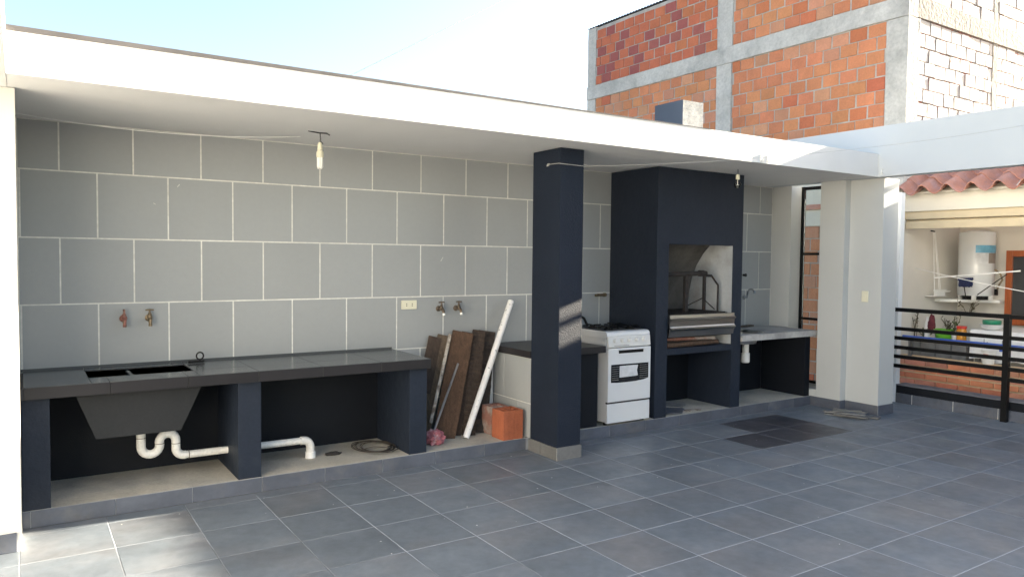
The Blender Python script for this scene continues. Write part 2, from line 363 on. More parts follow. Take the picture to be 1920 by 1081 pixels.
# ------------------------------------------------------------------ canopy, beams, pillars
can = thing('concrete_canopy', 'white concrete canopy with deep sunlit front edge over the counters', 'canopy', (3.3, 0, ZC))
B().prism([(-.45, ZC+.002), (XB, ZC+.002), (XB, ZT), (4.6, ZT-.003), (-.45, ZT-.026)], 'y', YF, YW+.16).o('roof_slab', WHITE, can)
B().prism([(-.4495, ZT-.0255), (4.6, ZT-.0025), (4.6, ZT+.001), (-.4495, ZT+.001)], 'y', YF-.006, YF+.2).o('edge_strip', SLABEDGE, can)
lb = B().box(-.80, -.4505, -4.2, YW+.16, ZC, ZT+.003, .004).o('concrete_beam', WHITE)
tag(lb, 'white concrete beam at the left edge running towards the viewer', 'beam')
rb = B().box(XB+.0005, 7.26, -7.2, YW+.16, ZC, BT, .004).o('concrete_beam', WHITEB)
tag(rb, 'shaded white beam at upper right running above the white pillar', 'beam')
# left pier
lp = thing('white_pier', 'white painted wall end at the far left beside the sink counter', 'pier', (-.6, .1, 0))
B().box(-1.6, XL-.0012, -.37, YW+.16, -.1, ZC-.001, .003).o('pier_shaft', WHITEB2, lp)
part('skirting_tile', tilemesh(.45, .105, .009, STILE), None, (-.665, -.379, .0535), lp, RX)
part('skirting_tile', tilemesh(.45, .105, .009, STILE), None, (-1.118, -.379, .0535), lp, RX)
B().box(-3.0, -2.8, -9.0, -.371, -.2, 3.5).o('bounce_wall', WHITE, lp)  # unseen white wall added to bounce warm sunlight under the canopy
# right pillar
rp = thing('white_pillar', 'pale stepped pillar with light switch at the right end of the canopy', 'pillar', (7.3, -.4, 0))
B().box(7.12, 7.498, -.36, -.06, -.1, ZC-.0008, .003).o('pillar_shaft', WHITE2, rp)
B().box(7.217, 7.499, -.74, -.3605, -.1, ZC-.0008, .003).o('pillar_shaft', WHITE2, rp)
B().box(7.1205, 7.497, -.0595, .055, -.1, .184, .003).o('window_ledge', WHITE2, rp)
sk = lambda w, loc, rot: part('skirting_tile', tilemesh(w, .104, .010, STILE), None, loc, rp, rot)
sk(.405, (7.110, -.155, .053), RXM); sk(.10, (7.163, -.370, .053), RX); sk(.375, (7.207, -.562, .053), RXM); sk(.295, (7.357, -.750, .053), RX)
B().box(7.207, 7.2085, -.7505, -.7495, 0, .106).o('corner_trim', WGROUT, rp)
rw = thing('white_jamb_wall', 'narrow white wall between grey tiles and the black window frame', 'wall', (7.37, .6, 0))
B().box(7.25, 7.499, .42, YW, -.1, ZC-.0008, .003).o('jamb', WHITE2, rw)
B().box(7.30, 7.499, .056, .4195, -.1, .180, .003).o('ledge', WHITE2, rw)
wf = thing('steel_window', 'tall narrow window with black steel frame behind the white pillar', 'window', (7.46, .18, .18))
for y0, y1 in ((.382, .4195), (-.0595, -.02)): B().box(7.44, 7.475, y0, y1, .185, ZC-.002).o('frame_bar', BLACK, wf)
for z0, z1 in ((ZC-.042, ZC-.004), (1.705, 1.735), (.935, .965), (.187, .22)): B().box(7.442, 7.473, -.0195, .3815, z0, z1).o('frame_bar', BLACK, wf)
for z0, z1 in ((1.735, ZC-.042), (.965, 1.705), (.22, .935)): B().box(7.455, 7.459, -.0195, .3815, z0, z1).o('pane', PANE, wf)
# dark column
dc = thing('dark_column', 'square navy column with grey tiled base standing before the stove', 'column', (3.33, -.23, 0))
B().box(3.211, 3.448, -.414, -.03, 0, ZC-.0008, .005).o('column_shaft', NAVYC, dc)
p2 = lambda w, loc, rot: part('base_tile', tilemesh(w, .103, .009, SBASE), None, loc, dc, rot)
SBASE = M('column_base_tile', (.118, .120, .120), .5, var=.15, vs=5, rnd=.1, fine=.08, fs=30)
p2(.225, (3.2015, -.305, .0525), RXM); p2(.17, (3.2015, -.102, .0525), RXM); p2(.25, (3.3295, -.4235, .0525), RX)
part('base_tile', tilemesh(.43, .103, .009, SBASE), None, (3.4575, -.206, .0525), dc, (math.pi/2, 0, math.pi/2))
B().box(3.2012, 3.2022, -.4232, -.4222, 0, .103).o('corner_trim', WGROUT, dc)

# ------------------------------------------------------------------ left sink counter
lc = thing('sink_counter', 'long dark tiled counter with built-in wash basin along the left wall', 'counter', (.92, .35, ZS))
C0, C1, CF, CZ0, CZ1 = XL+.003, 2.262, -.035, .772, .846
BX0, BX1, BY0, BY1 = -.05, .575, .20, .555
sb = B()
for q in ((C0, BX0, CF+.007, YW-.004), (BX1, C1-.007, CF+.007, YW-.004), (BX0, BX1, CF+.007, BY0), (BX0, BX1, BY1, YW-.004)): sb.box(*q, CZ0, CZ1-.007)
sb.o('counter_slab', CGROUT, lc)
for x0, x1 in cuts(C0, C1, .5, .45):
    for y0, y1 in cuts(CF, YW-.006, YW-.45, .45):
        # top tiles, cut round the basin
        for a0, a1, b0, b1 in ((x0, x1, y0, y1),):
            pcs = []
            if a1 <= BX0 or a0 >= BX1 or b1 <= BY0 or b0 >= BY1: pcs = [(a0, a1, b0, b1)]
            else:
                if a0 < BX0: pcs.append((a0, BX0, b0, b1))
                if a1 > BX1: pcs.append((BX1, a1, b0, b1))
                m0, m1 = max(a0, BX0), min(a1, BX1)
                if b0 < BY0: pcs.append((m0, m1, b0, BY0))
                if b1 > BY1: pcs.append((m0, m1, BY1, b1))
            for q in pcs:
                if q[1]-q[0] > .012 and q[3]-q[2] > .012:
                    part('counter_tile', tilemesh(q[1]-q[0]-.0025, q[3]-q[2]-.0025, .006, CTILE), None, ((q[0]+q[1])/2, (q[2]+q[3])/2, CZ1+random.uniform(-.0003, .0003)), lc)
    part('edge_tile', tilemesh(x1-x0-.0025, CZ1-CZ0-.003, .006, CEDGE), None, ((x0+x1)/2, CF, (CZ0+CZ1)/2-.001), lc, RX)
part('edge_tile', tilemesh(YW-CF-.01, CZ1-CZ0-.003, .006, CEDGE), None, (C1, (YW+CF)/2, (CZ0+CZ1)/2-.001), lc, (math.pi/2, 0, math.pi/2))
B().box(C0, C1-.01, YW-.0035, YW-.001, CZ1-.002, CZ1+.016).o('back_trim', CTILE, lc)
for x0, x1 in ((C0, -.268), (.822, .976), (2.102, 2.250)):
    B().box(x0, x1, .012, .64, ZS-.001, CZ0-.0005, .003).o('leg', NAVY, lc)
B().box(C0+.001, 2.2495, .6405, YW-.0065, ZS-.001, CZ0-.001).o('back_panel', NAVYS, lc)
# basin: hopper shaped box seen from below, two compartments inside
bas = B()
def hop(z, x0, x1, y0, y1): return [(x0, y0, z), (x1, y0, z), (x1, y1, z), (x0, y1, z)]
outer = [hop(CZ0-.0006, -.135, .615, .10, .62), hop(.470, -.02, .475, .10, .60)]
inner = [hop(CZ1-.008, BX0, BX1, BY0, BY1), hop(CZ0, BX0, BX1, BY0, BY1), hop(.53, .03, .43, .21, .545)]
ov = [[bas.m.verts.new(p) for p in r] for r in outer]
for i in range(4): bas.m.faces.new((ov[0][i], ov[0][(i+1) % 4], ov[1][(i+1) % 4], ov[1][i]))
bas.m.faces.new(ov[1]); bas.o('basin_shell', CHAR, lc)
iv = B(); vv = [[iv.m.verts.new(p) for p in r] for r in inner]
for a, c in zip(vv, vv[1:]):
    for i in range(4): iv.m.faces.new((a[i], a[(i+1) % 4], c[(i+1) % 4], c[i]))
iv.m.faces.new(vv[2]); iv.o('basin_lining', CTILE, lc)
B().box(.195, .215, BY0+.002, BY1-.002, .56, CZ1-.012).o('basin_divider', CTILE, lc)
JOINT = M('pipe_joint_dirt', (.10, .075, .05), .9, var=.3, vs=30)
# PVC trap under the basin
def arc(c, r, a0, a1, n=8, plane='xz'):
    return [(c[0]+r*math.cos(math.radians(a0+(a1-a0)*k/n)), c[1], c[2]+r*math.sin(math.radians(a0+(a1-a0)*k/n))) for k in range(n+1)]
tr = thing('drain_pipe', 'white plastic drain pipe with trap bends under the wash basin', 'pipe', (.8, .33, ZS))
py = .33; rp_ = .029
pt = [(.262, py, .47)] + arc((.320, py, .335), .058, 180, 360, 10) + arc((.428, py, .355), .052, 180, 0, 10)
B().tube(pt, rp_, 14).o('trap_bend', PVC, tr, True)
B().tube([(.480, py, .356)] + arc((.535, py, .300), .055, 180, 270, 8) + [(.545, py, .245)], rp_, 14).o('elbow', PVC, tr, True)
B().tube([(.545, py, .245), (1.36, py, .240)], .026, 14).o('straight_pipe', PVC, tr, True)
B().tube([(1.35, py, .240), (1.37, py, .240)] + [(1.37+.055*math.sin(math.radians(a)), py, .185+.055*math.cos(math.radians(a))) for a in range(0, 91, 15)] + [(1.425, py, .15)], .031, 14).o('elbow', PVC, tr, True)
B().tube([(1.425, py, .150), (1.425, py, ZS)], .039, 16).o('floor_collar', WPLAS, tr, True)
for p, d in (((.262, py, .395), 'z'), ((.378, py, .345), 'z'), ((.480, py, .335), 'z')): B().lathe([(.0300, -.002), (.0300, .002)], p, 'z', 16).o('joint_ring', JOINT, tr, True)
B().lathe([(.0305, -.002), (.0305, .002)], (.562, py, .245), 'x', 16).o('joint_ring', JOINT, tr, True)
# basin fitting lying on the counter
fit = thing('black_valve_key', 'small black ring-handled key lying on the counter beside the basin', 'valve key', (.66, .56, CZ1))
B().obox((.60, .55, CZ1+.012), (.715, .575, CZ1+.012), (0, 1, 0), .022, .016, .003).o('shank', BLACK, fit)
B().tube([(.685+.024*math.cos(a), .57, CZ1+.052+.026*math.sin(a)) for a in [k*math.pi/10 for k in range(20)]], .0055, 6, closed=True).o('ring_handle', BLACK, fit, True)
B().tube([(.685, .57, CZ1+.012), (.685, .57, CZ1+.028)], .006, 6).o('stem', BLACK, fit, True)
# coil of wire and rag on the step
rng = random.Random(3); cb = B(); pts = []
for k in range(150):
    a = k*2*math.pi/24; rr = .145+.035*math.sin(a*.37+1)+rng.uniform(-.004, .004)
    pts.append((1.95+.95*rr*math.cos(a)+.012*math.sin(a*.13), .33+1.25*rr*math.sin(a), ZS+.006+.012*abs(math.sin(a*.31))+.001*(k/24)))
cb.tube(pts, .0032, 5); cb.tube([(1.82, .30, ZS+.012), (1.93, .32, ZS+.02), (2.02, .27, ZS+.015), (2.10, .31, ZS+.012), (2.06, .22, ZS+.006)], .0032, 5)
wc = cb.o('wire_coil', WIREM, None, True); tag(wc, 'loose coil of rusty wire lying under the dark counter', 'wire coil')
def blob(name, c, sx, sy, sz, mat, seed, amp=.35, fr=2.4, sub=3):
    b = B(); bmesh.ops.create_icosphere(b.m, subdivisions=sub, radius=1)
    for v in b.m.verts:
        k = 1+amp*noise.noise(v.co*fr+Vector((seed*3.1, seed*1.7, 0)))+amp*.4*noise.noise(v.co*fr*2.5+Vector((seed, 0, 5)))
        q = v.co*k; v.co = Vector((c[0]+q.x*sx, c[1]+q.y*sy, max(c[2]+q.z*sz, c[2]-sz*.55)))
    return b.o(name, mat, None, True)
tag(blob('rag', (1.60, .32, ZS+.008), .065, .035, .014, BLACKR, 4), 'small dark rag flat on the cement under the counter', 'rag')
tag(blob('crumpled_cloth', (2.43, .22, ZS+.043), .078, .075, .072, PINK, 2, .36, 2.6, 4), 'crumpled pink cloth on the step beside the counter leg', 'cloth')

# ------------------------------------------------------------------ taps, socket, switch
def tap(name, label, x, z, mat, handle='t', tip=None, lean=0., scale=1., group='wall taps'):
    y = YW-.001; t = thing(name, label, 'tap', (x, y, z), group); s = scale
    B().lathe([(.026*s, 0), (.024*s, -.006*s), (.012*s, -.012*s)], (x, y, z), 'y', 14).o('flange', mat, t, True)
    b = B().tube([(x, y, z), (x+lean*.3*s, y-.03*s, z), (x+lean*.6*s, y-.055*s, z-.002*s), (x+lean*.8*s, y-.075*s, z-.014*s), (x+lean*s, y-.082*s, z-.045*s)], [.011*s, .013*s, .016*s, .013*s, .010*s], 10)
    b.lathe([(.017*s, -.012*s), (.018*s, .006*s), (.012*s, .018*s), (.014*s, .024*s), (.008*s, .032*s), (.006*s, .052*s)], (x+lean*.5*s, y-.048*s, z+.004*s), 'z', 10)
    b.o('body', mat, t, True)
    hc = (x+lean*.5*s, y-.048*s, z+.058*s)
    if handle == 't': B().tube([(hc[0]-.028*s, hc[1], hc[2]), (hc[0], hc[1], hc[2]+.002*s), (hc[0]+.028*s, hc[1], hc[2])], [.005*s, .007*s, .005*s], 8).o('handle', mat, t, True)
    else: B().tube([(hc[0], hc[1]-.026*s, hc[2]), (hc[0], hc[1], hc[2]+.002), (hc[0], hc[1]+.026*s, hc[2])], [.006*s, .009*s, .006*s], 8).o('handle', mat, t, True)
    B().lathe([(.012*s, -.055*s), (.0125*s, -.040*s), (.010*s, -.036*s)], (x+lean*s, y-.082*s, z), 'z', 10).o('spout_tip', tip or mat, t, True)
    return t
tap('wall_tap', 'reddish brass tap on the left above the wash basin', .20, 1.180, BRASSR, 'y')
tap('wall_tap', 'dull brass tap with T-shaped handle above the wash basin', .363, 1.180, BRASS, 't')
tap('wall_tap', 'bronze tap nearer the socket on the wall above the planks', 2.700, 1.180, BRONZE, 't', WPLAS, .012)
tap('wall_tap', 'bronze tap nearer the dark column on the wall above the planks', 2.875, 1.180, BRONZE, 't', WPLAS, .012)
st = thing('pipe_stub', 'brass pipe stub sticking out of the wall above the stove', 'pipe stub', (4.53, YW, 1.27))
B().tube([(4.53, YW-.001, 1.27), (4.53, YW-.07, 1.27)], .013, 10).o('nipple', BRASS, st, True)
B().tube([(4.44, YW-.07, 1.268), (4.56, YW-.07, 1.272)], .013, 10).o('cross_piece', BRASS, st, True)
B().lathe([(.020, -.014), (.020, .014)], (4.56, YW-.07, 1.272), 'x', 8).o('nut', BRASS, st)
ft = thing('chrome_faucet', 'small curved chrome faucet on the wall right of the barbecue', 'faucet', (6.76, YW, 1.20))
B().tube([(6.76, YW-.001, 1.20), (6.76, YW-.05, 1.20), (6.76, YW-.06, 1.25)] + [(6.76, YW-.06-.05*(1-math.cos(math.radians(a))), 1.25+.05*math.sin(math.radians(a))) for a in range(20, 181, 20)], .010, 8).o('spout', CHROME, ft, True)
B().lathe([(.028, 0), (.024, -.012)], (6.76, YW-.001, 1.20), 'y', 12).o('flange', CHROME, ft, True)
hk = B().lathe([(.014, 0), (.014, -.03), (.020, -.032), (.020, -.040)], (6.745, YW-.001, 1.462), 'y', 10).o('wall_peg', BLACK, None, True)
tag(hk, 'small black peg on the grey tiles right of the barbecue', 'peg')
sk_ = thing('wall_socket', 'cream double power socket on the grey tiled wall', 'socket', (2.41, YW, 1.18))
B().box(2.338, 2.482, YW-.014, YW-.001, 1.182, 1.260, .004).o('cover_plate', CREAMP, sk_)
for dx in (2.384, 2.436):
    B().box(dx-.017, dx+.017, YW-.0165, YW-.0145, 1.203, 1.241, .001).o('socket_insert', CREAMP, sk_)
    for dz in (1.213, 1.229): B().box(dx-.003, dx+.003, YW-.0172, YW-.0167, dz-.005, dz+.005).o('pin_hole', BLACK, sk_)
sw = thing('light_switch', 'cream light switch plate on the side of the white pillar', 'switch', (7.217, -.565, 1.2))
B().box(7.204, 7.2165, -.602, -.528, 1.202, 1.320, .004).o('cover_plate', CREAMP, sw)
B().box(7.200, 7.2035, -.580, -.550, 1.238, 1.284, .001).o('rocker', CREAMP, sw)

# ------------------------------------------------------------------ lamps and wires
cf = thing('energy_saving_bulb', 'white fluorescent bulb hanging from a cord under the canopy', 'light bulb', (1.41, .05, 2.26))
cx, cy = 1.405, .05
B().tube([(cx-.085, cy, ZC+.002), (cx-.03, cy, ZC-.004), (cx, cy, ZC-.006), (cx+.05, cy, ZC-.004), (cx+.075, cy+.01, ZC-.012)], .005, 6).o('ceiling_lead', CORDK, cf, True)
B().tube([(cx, cy, ZC-.004), (cx+.003, cy, ZC-.05), (cx, cy, 2.44)], .004, 6).o('cord', CORDK, cf, True)
B().tube([(cx+.002, cy-.012, 2.452), (cx+.018, cy-.015, 2.435)], .003, 6).o('cord_end', CORDK, cf, True)
B().lathe([(.008, .0), (.014, -.004), (.019, -.05), (.018, -.056)], (cx, cy, 2.447), 'z', 16).o('lamp_holder', CREAMP, cf, True)
B().lathe([(.018, 0), (.025, -.010), (.026, -.045), (.022, -.050)], (cx, cy, 2.388), 'z', 16).o('ballast', CREAMP, cf, True)
for k in range(3):
    a = k*2*math.pi/3+.4; p = lambda q: (cx+.015*math.cos(a+q), cy+.015*math.sin(a+q))
    (ax, ay), (bx_, by_) = p(-.5), p(.5)
    B().tube([(ax, ay, 2.342), (ax, ay, 2.272), ((ax+bx_)/2, (ay+by_)/2, 2.264), (bx_, by_, 2.272), (bx_, by_, 2.342)], .0072, 8).o('glow_tube', TUBEG, cf, True)
ib = thing('clear_bulb', 'clear pear-shaped bulb hanging in front of the barbecue hood', 'light bulb', (5.445, -.30, 2.33))
ix, iy = 5.445, -.30
B().tube([(ix, iy, ZC-.001), (ix+.003, iy, 2.464)], .003, 6).o('cord', CORDK, ib, True)
B().lathe([(.010, .004), (.019, 0), (.020, -.042), (.015, -.046)], (ix, iy, 2.464), 'z', 14).o('lamp_holder', CREAMP, ib, True)
B().lathe([(.013, 0), (.014, -.010), (.020, -.022), (.032, -.045), (.034, -.058), (.028, -.075), (.014, -.086), (.002, -.089)], (ix, iy, 2.424), 'z', 20).o('glass_bulb', BULB, ib, True)
B().tube([(ix-.012, iy, 2.362), (ix-.004, iy, 2.372), (ix+.012, iy, 2.366)], .0028, 5).o('filament', TUBEG, ib, True)
B().tube([(ix, iy, 2.42), (ix, iy, 2.368)], .004, 6).o('filament_stem', TUBEG, ib, True)
def sag(a, b, s, n=16):
    a = Vector(a); b = Vector(b); return [a+(b-a)*(k/n) - Vector((0, 0, s*4*(k/n)*(1-k/n))) for k in range(n+1)]
wl = B().tube(sag((3.448, -.4175, 2.385), (XB-.002, -2.2, 2.87), .075), .0015, 5).o('clothes_line', CORD, None, True); tag(wl, 'thin wire strung from the dark column to the right-hand beam', 'wire')
wl = B().tube(sag((XL-.004, .44, 2.508), (1.34, .30, ZC-.006), .050), .0028, 5).o('clothes_line', WPLAS, None, True); tag(wl, 'thin pale wire sagging from the left corner towards the fluorescent bulb', 'wire')
hkc = thing('wire_knot', 'pale knot of wire fixed to the left side of the dark column', 'knot', (3.21, -.25, 2.38))
B().tube([(3.209, -.262, 2.400), (3.19, -.27, 2.398), (3.195, -.25, 2.385), (3.206, -.262, 2.392)], .006, 6).o('knot', CORD, hkc, True)
B().tube([(3.205, -.262, 2.396), (3.19, -.35, 2.392), (3.19, -.418, 2.390), (3.21, -.420, 2.389), (3.448, -.4185, 2.386)], .0024, 5).o('wrapped_wire', CORD, hkc, True)
for i, xx in enumerate((5.25, 5.34)):
    cl = thing('cleat', ('left', 'right')[i] + ' of two small white cleats at the lower rim of the canopy edge', 'cleat', (xx, YF, 2.55), 'cleats on the canopy edge')
    B().box(xx-.018, xx+.018, YF-.011, YF-.001, 2.535, 2.600, .002).o('base', WPLAS, cl)
    B().obox((xx-.012, YF-.015, 2.545), (xx+.014, YF-.026, 2.592), (1, 0, 0), .014, .008).o('prong', WPLAS, cl)
clp = B().tube([(XB-.004, YF-.05, 2.600), (XB-.022, YF-.05, 2.585), (XB-.022, YF-.05, 2.562), (XB-.004, YF-.05, 2.55), (XB-.004, YF-.03, 2.545)], .005, 6).o('wire_hook', WPLAS, None, True); tag(clp, 'white wire hook in the corner where canopy meets beam', 'hook')
sc = B().tube(sag((2.5, 8, 3.62), (15, 8, 11.29), .06, 24), .0045, 5).o('overhead_cable', METAL, None, True); tag(sc, 'thin cable crossing the pale sky above the canopy', 'cable')

# ------------------------------------------------------------------ boards and pipes leaning on the wall
def plank(label, bot, top, wid, thk, mat, seed, wdir=(1, -.35, 0), seg=10):
    b = B().obox(bot, top, wdir, wid, thk, 0, seg, .006, seed)
    return tag(b.o('plank', mat), label, 'plank', 'old boards leaning on the wall')
plank('leftmost dark board of the leaning stack beside the counter', (2.36, .46, ZS), (2.655, .655, .93), .115, .022, WOOD[1], 1)
plank('narrow greyish board, second from the left in the leaning stack', (2.43, .43, ZS), (2.725, .645, .945), .090, .022, WOOD[3], 2)
plank('broad reddish-brown board at the front of the leaning stack', (2.575, .335, ZS), (2.905, .600, .965), .190, .026, WOOD[0], 4)
plank('narrow dark board just right of the broad reddish-brown board', (2.70, .40, ZS), (2.985, .640, .955), .13, .024, WOOD[1], 5)
def ribbed(label, a, c, hw, mat, N=46, ph=0):
    bb = B(); a = Vector(a); c = Vector(c)
    d = (c-a).normalized(); wd = Vector((1, -.35, 0)); wd = (wd-d*wd.dot(d)).normalized(); tt = d.cross(wd); tt = tt if tt.y < 0 else -tt
    rg = []
    for k in range(N*2+1):
        q = a+(c-a)*(k/(N*2)); off = (.007 if ((k+ph) % 4 < 2) else 0.)+noise.noise((k*.37, ph, 1))*.003; sw = hw*(1+.03*noise.noise((k*.21, ph, 5)))
        rg.append([bb.m.verts.new(q+wd*(sw*i)+tt*(off if j else -.022)) for i, j in ((-1, 0), (1, 0), (1, 1), (-1, 1))])
    for k in range(N*2):
        for i in range(4): bb.m.faces.new((rg[k][i], rg[k][(i+1) % 4], rg[k+1][(i+1) % 4], rg[k+1][i]))
    bb.m.faces.new(rg[0][::-1]); bb.m.faces.new(rg[-1])
    return tag(bb.o('plank', mat), label, 'plank', 'old boards leaning on the wall')
ribbed('brown board ribbed crosswise from top to bottom in the middle of the leaning stack', (2.815, .33, ZS), (3.075, .605, .975), .058, WOOD[1], 46, 0)
ribbed('blackish ribbed board, the rightmost of the leaning stack behind the white pipe', (2.935, .37, ZS), (3.180, .640, .960), .078, WOOD[2], 30, 1)
ribbed('dark ribbed board half hidden behind the broad reddish-brown board', (2.66, .445, ZS), (2.955, .655, .945), .075, WOOD[1], 40, 2)
ws = B().obox((2.47, .37, .24), (2.765, .585, .955), (1, -.3, 0), .026, .018, 0, 8, .004, 3).o('wood_strip', WSTRIP); tag(ws, 'thin paint-spattered wooden strip leaning on the boards', 'strip')
rd = B().tube([(2.40, .245, .115), (2.80, .50, .705)], .010, 8).o('metal_rod', METAL, None, True); tag(rd, 'short grey metal rod leaning on the broad brown board', 'rod')
pv = B().pipe((2.737, .245, ZS+.002), (3.405, .585, 1.235), .0285, .025).o('plastic_pipe', PVCS, None, True); tag(pv, 'long white plastic pipe leaning diagonally in front of the boards', 'pipe')
sp = B().tube([(3.165, .56, ZS), (3.165, .56, .70)], .030, 14).o('standpipe', WPLAS, None, True); tag(sp, 'upright white pipe behind the hollow brick beside the tiled side', 'pipe')
def hollow(x0, x1, y0, y1, z0, z1, nx, ny, mat, label):
    t = .012; b = B(); b.box(x0, x1, y0, y0+t, z0, z1); b.box(x0, x1, y1-t, y1, z0, z1); b.box(x0, x0+t, y0+t, y1-t, z0, z1); b.box(x1-t, x1, y0+t, y1-t, z0, z1)
    for k in range(1, nx): q = x0+(x1-x0)*k/nx; b.box(q-t/2, q+t/2, y0+t, y1-t, z0, z1-.001)
    for k in range(1, ny): q = y0+(y1-y0)*k/ny; b.box(x0+t, x1-t, q-t/2, q+t/2, z0, z1-.002)
    b.box(x0+t, x1-t, y0+t, y1-t, z0, z0+.01)
    # shallow grooves on the faces
    for k in range(1, 6):
        q = x0+(x1-x0)*k/6; b.box(q-.010, q+.010, y0-.0016, y0-.0001, z0+.001, z1-.001)
        q = y0+(y1-y0)*k/6; b.box(x0-.0016, x0-.0001, q-.010, q+.010, z0+.001, z1-.001)
    return tag(b.o('hollow_brick', mat), label, 'brick')
hollow(2.968, 3.163, .012, .195, ZS, .348, 3, 2, REDBR, 'orange hollow brick standing on end beside the dark column')
hollow(2.985, 3.150, .235, .395, ZS, .345, 3, 2, REDBR2, 'dusty brick behind the orange hollow brick')

# ------------------------------------------------------------------ middle counter behind the column
mc = thing('middle_counter', 'dark-topped counter with tiled side behind the navy column', 'counter', (3.6, .33, ZS))
B().box(3.217, 3.33, -.029, YW-.007, ZS, .785).o('side_wall', WGROUT, mc)
for z0, z1, j in ((ZS, .398, .165), (.398, .785, .39)):
    for y0, y1 in cuts(-.029, YW-.007, j, .45): part('side_tile', tilemesh(y1-y0-.007, z1-z0-.007, .006, WTILE), None, (3.211, (y0+y1)/2, (z0+z1)/2), mc, RXM)
B().box(3.202, 4.04, -.029, YW-.007, .7855, .845, .003).o('counter_top', CEDGE, mc)
B().box(3.80, 4.0, .035, .5, ZS-.001, .785, .003).o('leg', NAVYS, mc)
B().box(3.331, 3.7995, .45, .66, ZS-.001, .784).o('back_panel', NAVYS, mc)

# ------------------------------------------------------------------ stove
sv = thing('gas_stove', 'small white freestanding gas stove between column and barbecue', 'stove', (4.33, .24, ZS))
X0, X1, SY = 4.068, 4.598, -.012
B().box(X0+.004, X1-.004, SY+.025, .50, ZS+.03, .905, .004).o('body', ENAM, sv)
# curved top cap
prof = [(SY+.006, .925), (SY+.006, .943), (SY+.014, .958), (SY+.032, .968), (SY+.06, .971), (.50, .971), (.50, .9055), (SY+.03, .9055)]
B().prism(prof, 'x', X0, X1).o('top_rim', ENAM, sv, True)
B().box(X0+.02, X1-.02, SY+.075, .485, .9712, .976, .002).o('hob_plate', HOB, sv)
for i, (bx, by) in enumerate(((4.20, .13), (4.47, .13), (4.20, .36), (4.47, .36))):
    br = B().lathe([(.045, 0), (.045, .010), (.028, .014), (.026, .022), (.0, .022)], (bx, by, .9762), 'z', 16, False).o('burner', BLACK, sv, True)
    g = B()
    for a in range(4): g.obox((bx+.02*math.cos(a*math.pi/2), by+.02*math.sin(a*math.pi/2), 1.003), (bx+.10*math.cos(a*math.pi/2), by+.10*math.sin(a*math.pi/2), 1.003), (0, 0, 1), .008, .007)
    g.tube([(bx+.1*math.cos(k*math.pi/8), by+.1*math.sin(k*math.pi/8), .992) for k in range(16)], .0045, 5, closed=True)
    g.o('pan_support', BLACK, sv)
# sloped control panel with knobs
pp = [(SY+.004, .822), (SY-.014, .828), (SY-.004, .922), (SY+.012, .922)]
B().prism(pp, 'x', X0+.006, X1-.006).o('control_panel', ENAMP, sv)
for k in range(5):
    kx = 4.150+k*.088; kb = B().lathe([(.021, .004), (.021, -.002), (.017, -.006), (.016, -.020), (.0, -.021)], (kx, SY-.012, .888), 'y', 16, False).o('knob', ENAMP, sv, True)
    B().box(kx-.0025, kx+.0025, SY-.0365, SY-.0335, .878, .900).o('knob_grip', WPLAS, kb)
B().box(4.14, 4.32, SY-.0165, SY-.0135, .838, .843).o('panel_trim', METAL, sv)
# oven door
od = B().box(X0+.002, X1-.002, SY-.016, SY+.024, .322, .816, .006).o('oven_door', ENAM, sv)
B().box(4.195, 4.500, SY-.0175, SY-.0155, .767, .800).o('handle_recess', BLACK, od)
B().tube([(4.19, SY-.017, .803), (4.20, SY-.030, .803), (4.495, SY-.030, .803), (4.505, SY-.017, .803)], .006, 8).o('door_handle', ENAM, od, True)
wp = [(4.105, .668), (4.565, .664), (4.565, .520), (4.50, .506), (4.40, .499), (4.28, .497), (4.18, .499), (4.105, .504)]
ow = B().prism(wp, 'y', SY-.0185, SY-.0163).o('oven_window', DGLASS, od)
for k in range(7):
    z = .645-k*.020
    for a, b_ in ((4.115, 4.195), (4.455, 4.555)): B().box(a, b_, SY-.0196, SY-.0187, z-.0018, z+.0018).o('window_line', METAL, od)
B().prism([(4.205, .652), (4.432, .650), (4.420, .60), (4.432, .552), (4.40, .548), (4.205, .545)], 'y', SY-.0198, SY-.0187).o('sticker', PAPER, od)
B().box(X0+.002, X1-.002, SY-.010, SY+.024, .126, .306, .006).o('drawer', ENAM, sv)
B().box(X0+.006, X1-.01, SY-.004, SY+.02, .3062, .3215).o('drawer_gap', RUST, sv)
for fx in (4.10, 4.56):
    for fy in (.04, .46): B().lathe([(.018, 0), (.018, .032)], (fx, fy, ZS-.0005), 'z', 10).o('foot', BLACK, sv)
hs = B().tube([(4.13, .56, .86), (4.13, .555, 1.00), (4.145, .55, 1.055), (4.185, .545, 1.075), (4.235, .54, 1.05), (4.265, .53, .99), (4.27, .53, .90)], .013, 10).o('gas_hose', BLACK, None, True); tag(hs, 'black gas hose arching up behind the stove', 'hose')

# ------------------------------------------------------------------ barbecue
bq = thing('brick_barbecue', 'tall navy masonry barbecue with open firebox and chimney hood', 'barbecue', (5.3, .34, ZS))
H0, H1, O0, O1, HZ = 4.685, 5.905, 4.842, 5.762, ZC-.0012
hb = B(); hb.box(H0, O0, 0.005, YW-.001, ZS-.001, HZ); hb.box(O1, H1, .005, YW-.001, ZS-.001, HZ); hb.box(O0, O1, .005, .11, 1.785, HZ)
hb.o('masonry_body', NAVY, bq)
B().box(O0+.0005, O1-.0005, .0035, .64, .705, .768, .003).o('hearth_slab', NAVY, bq)
B().box(O0+.0005, O1-.0005, .60, .66, ZS-.001, .7045).o('niche_back', NAVYS, bq)
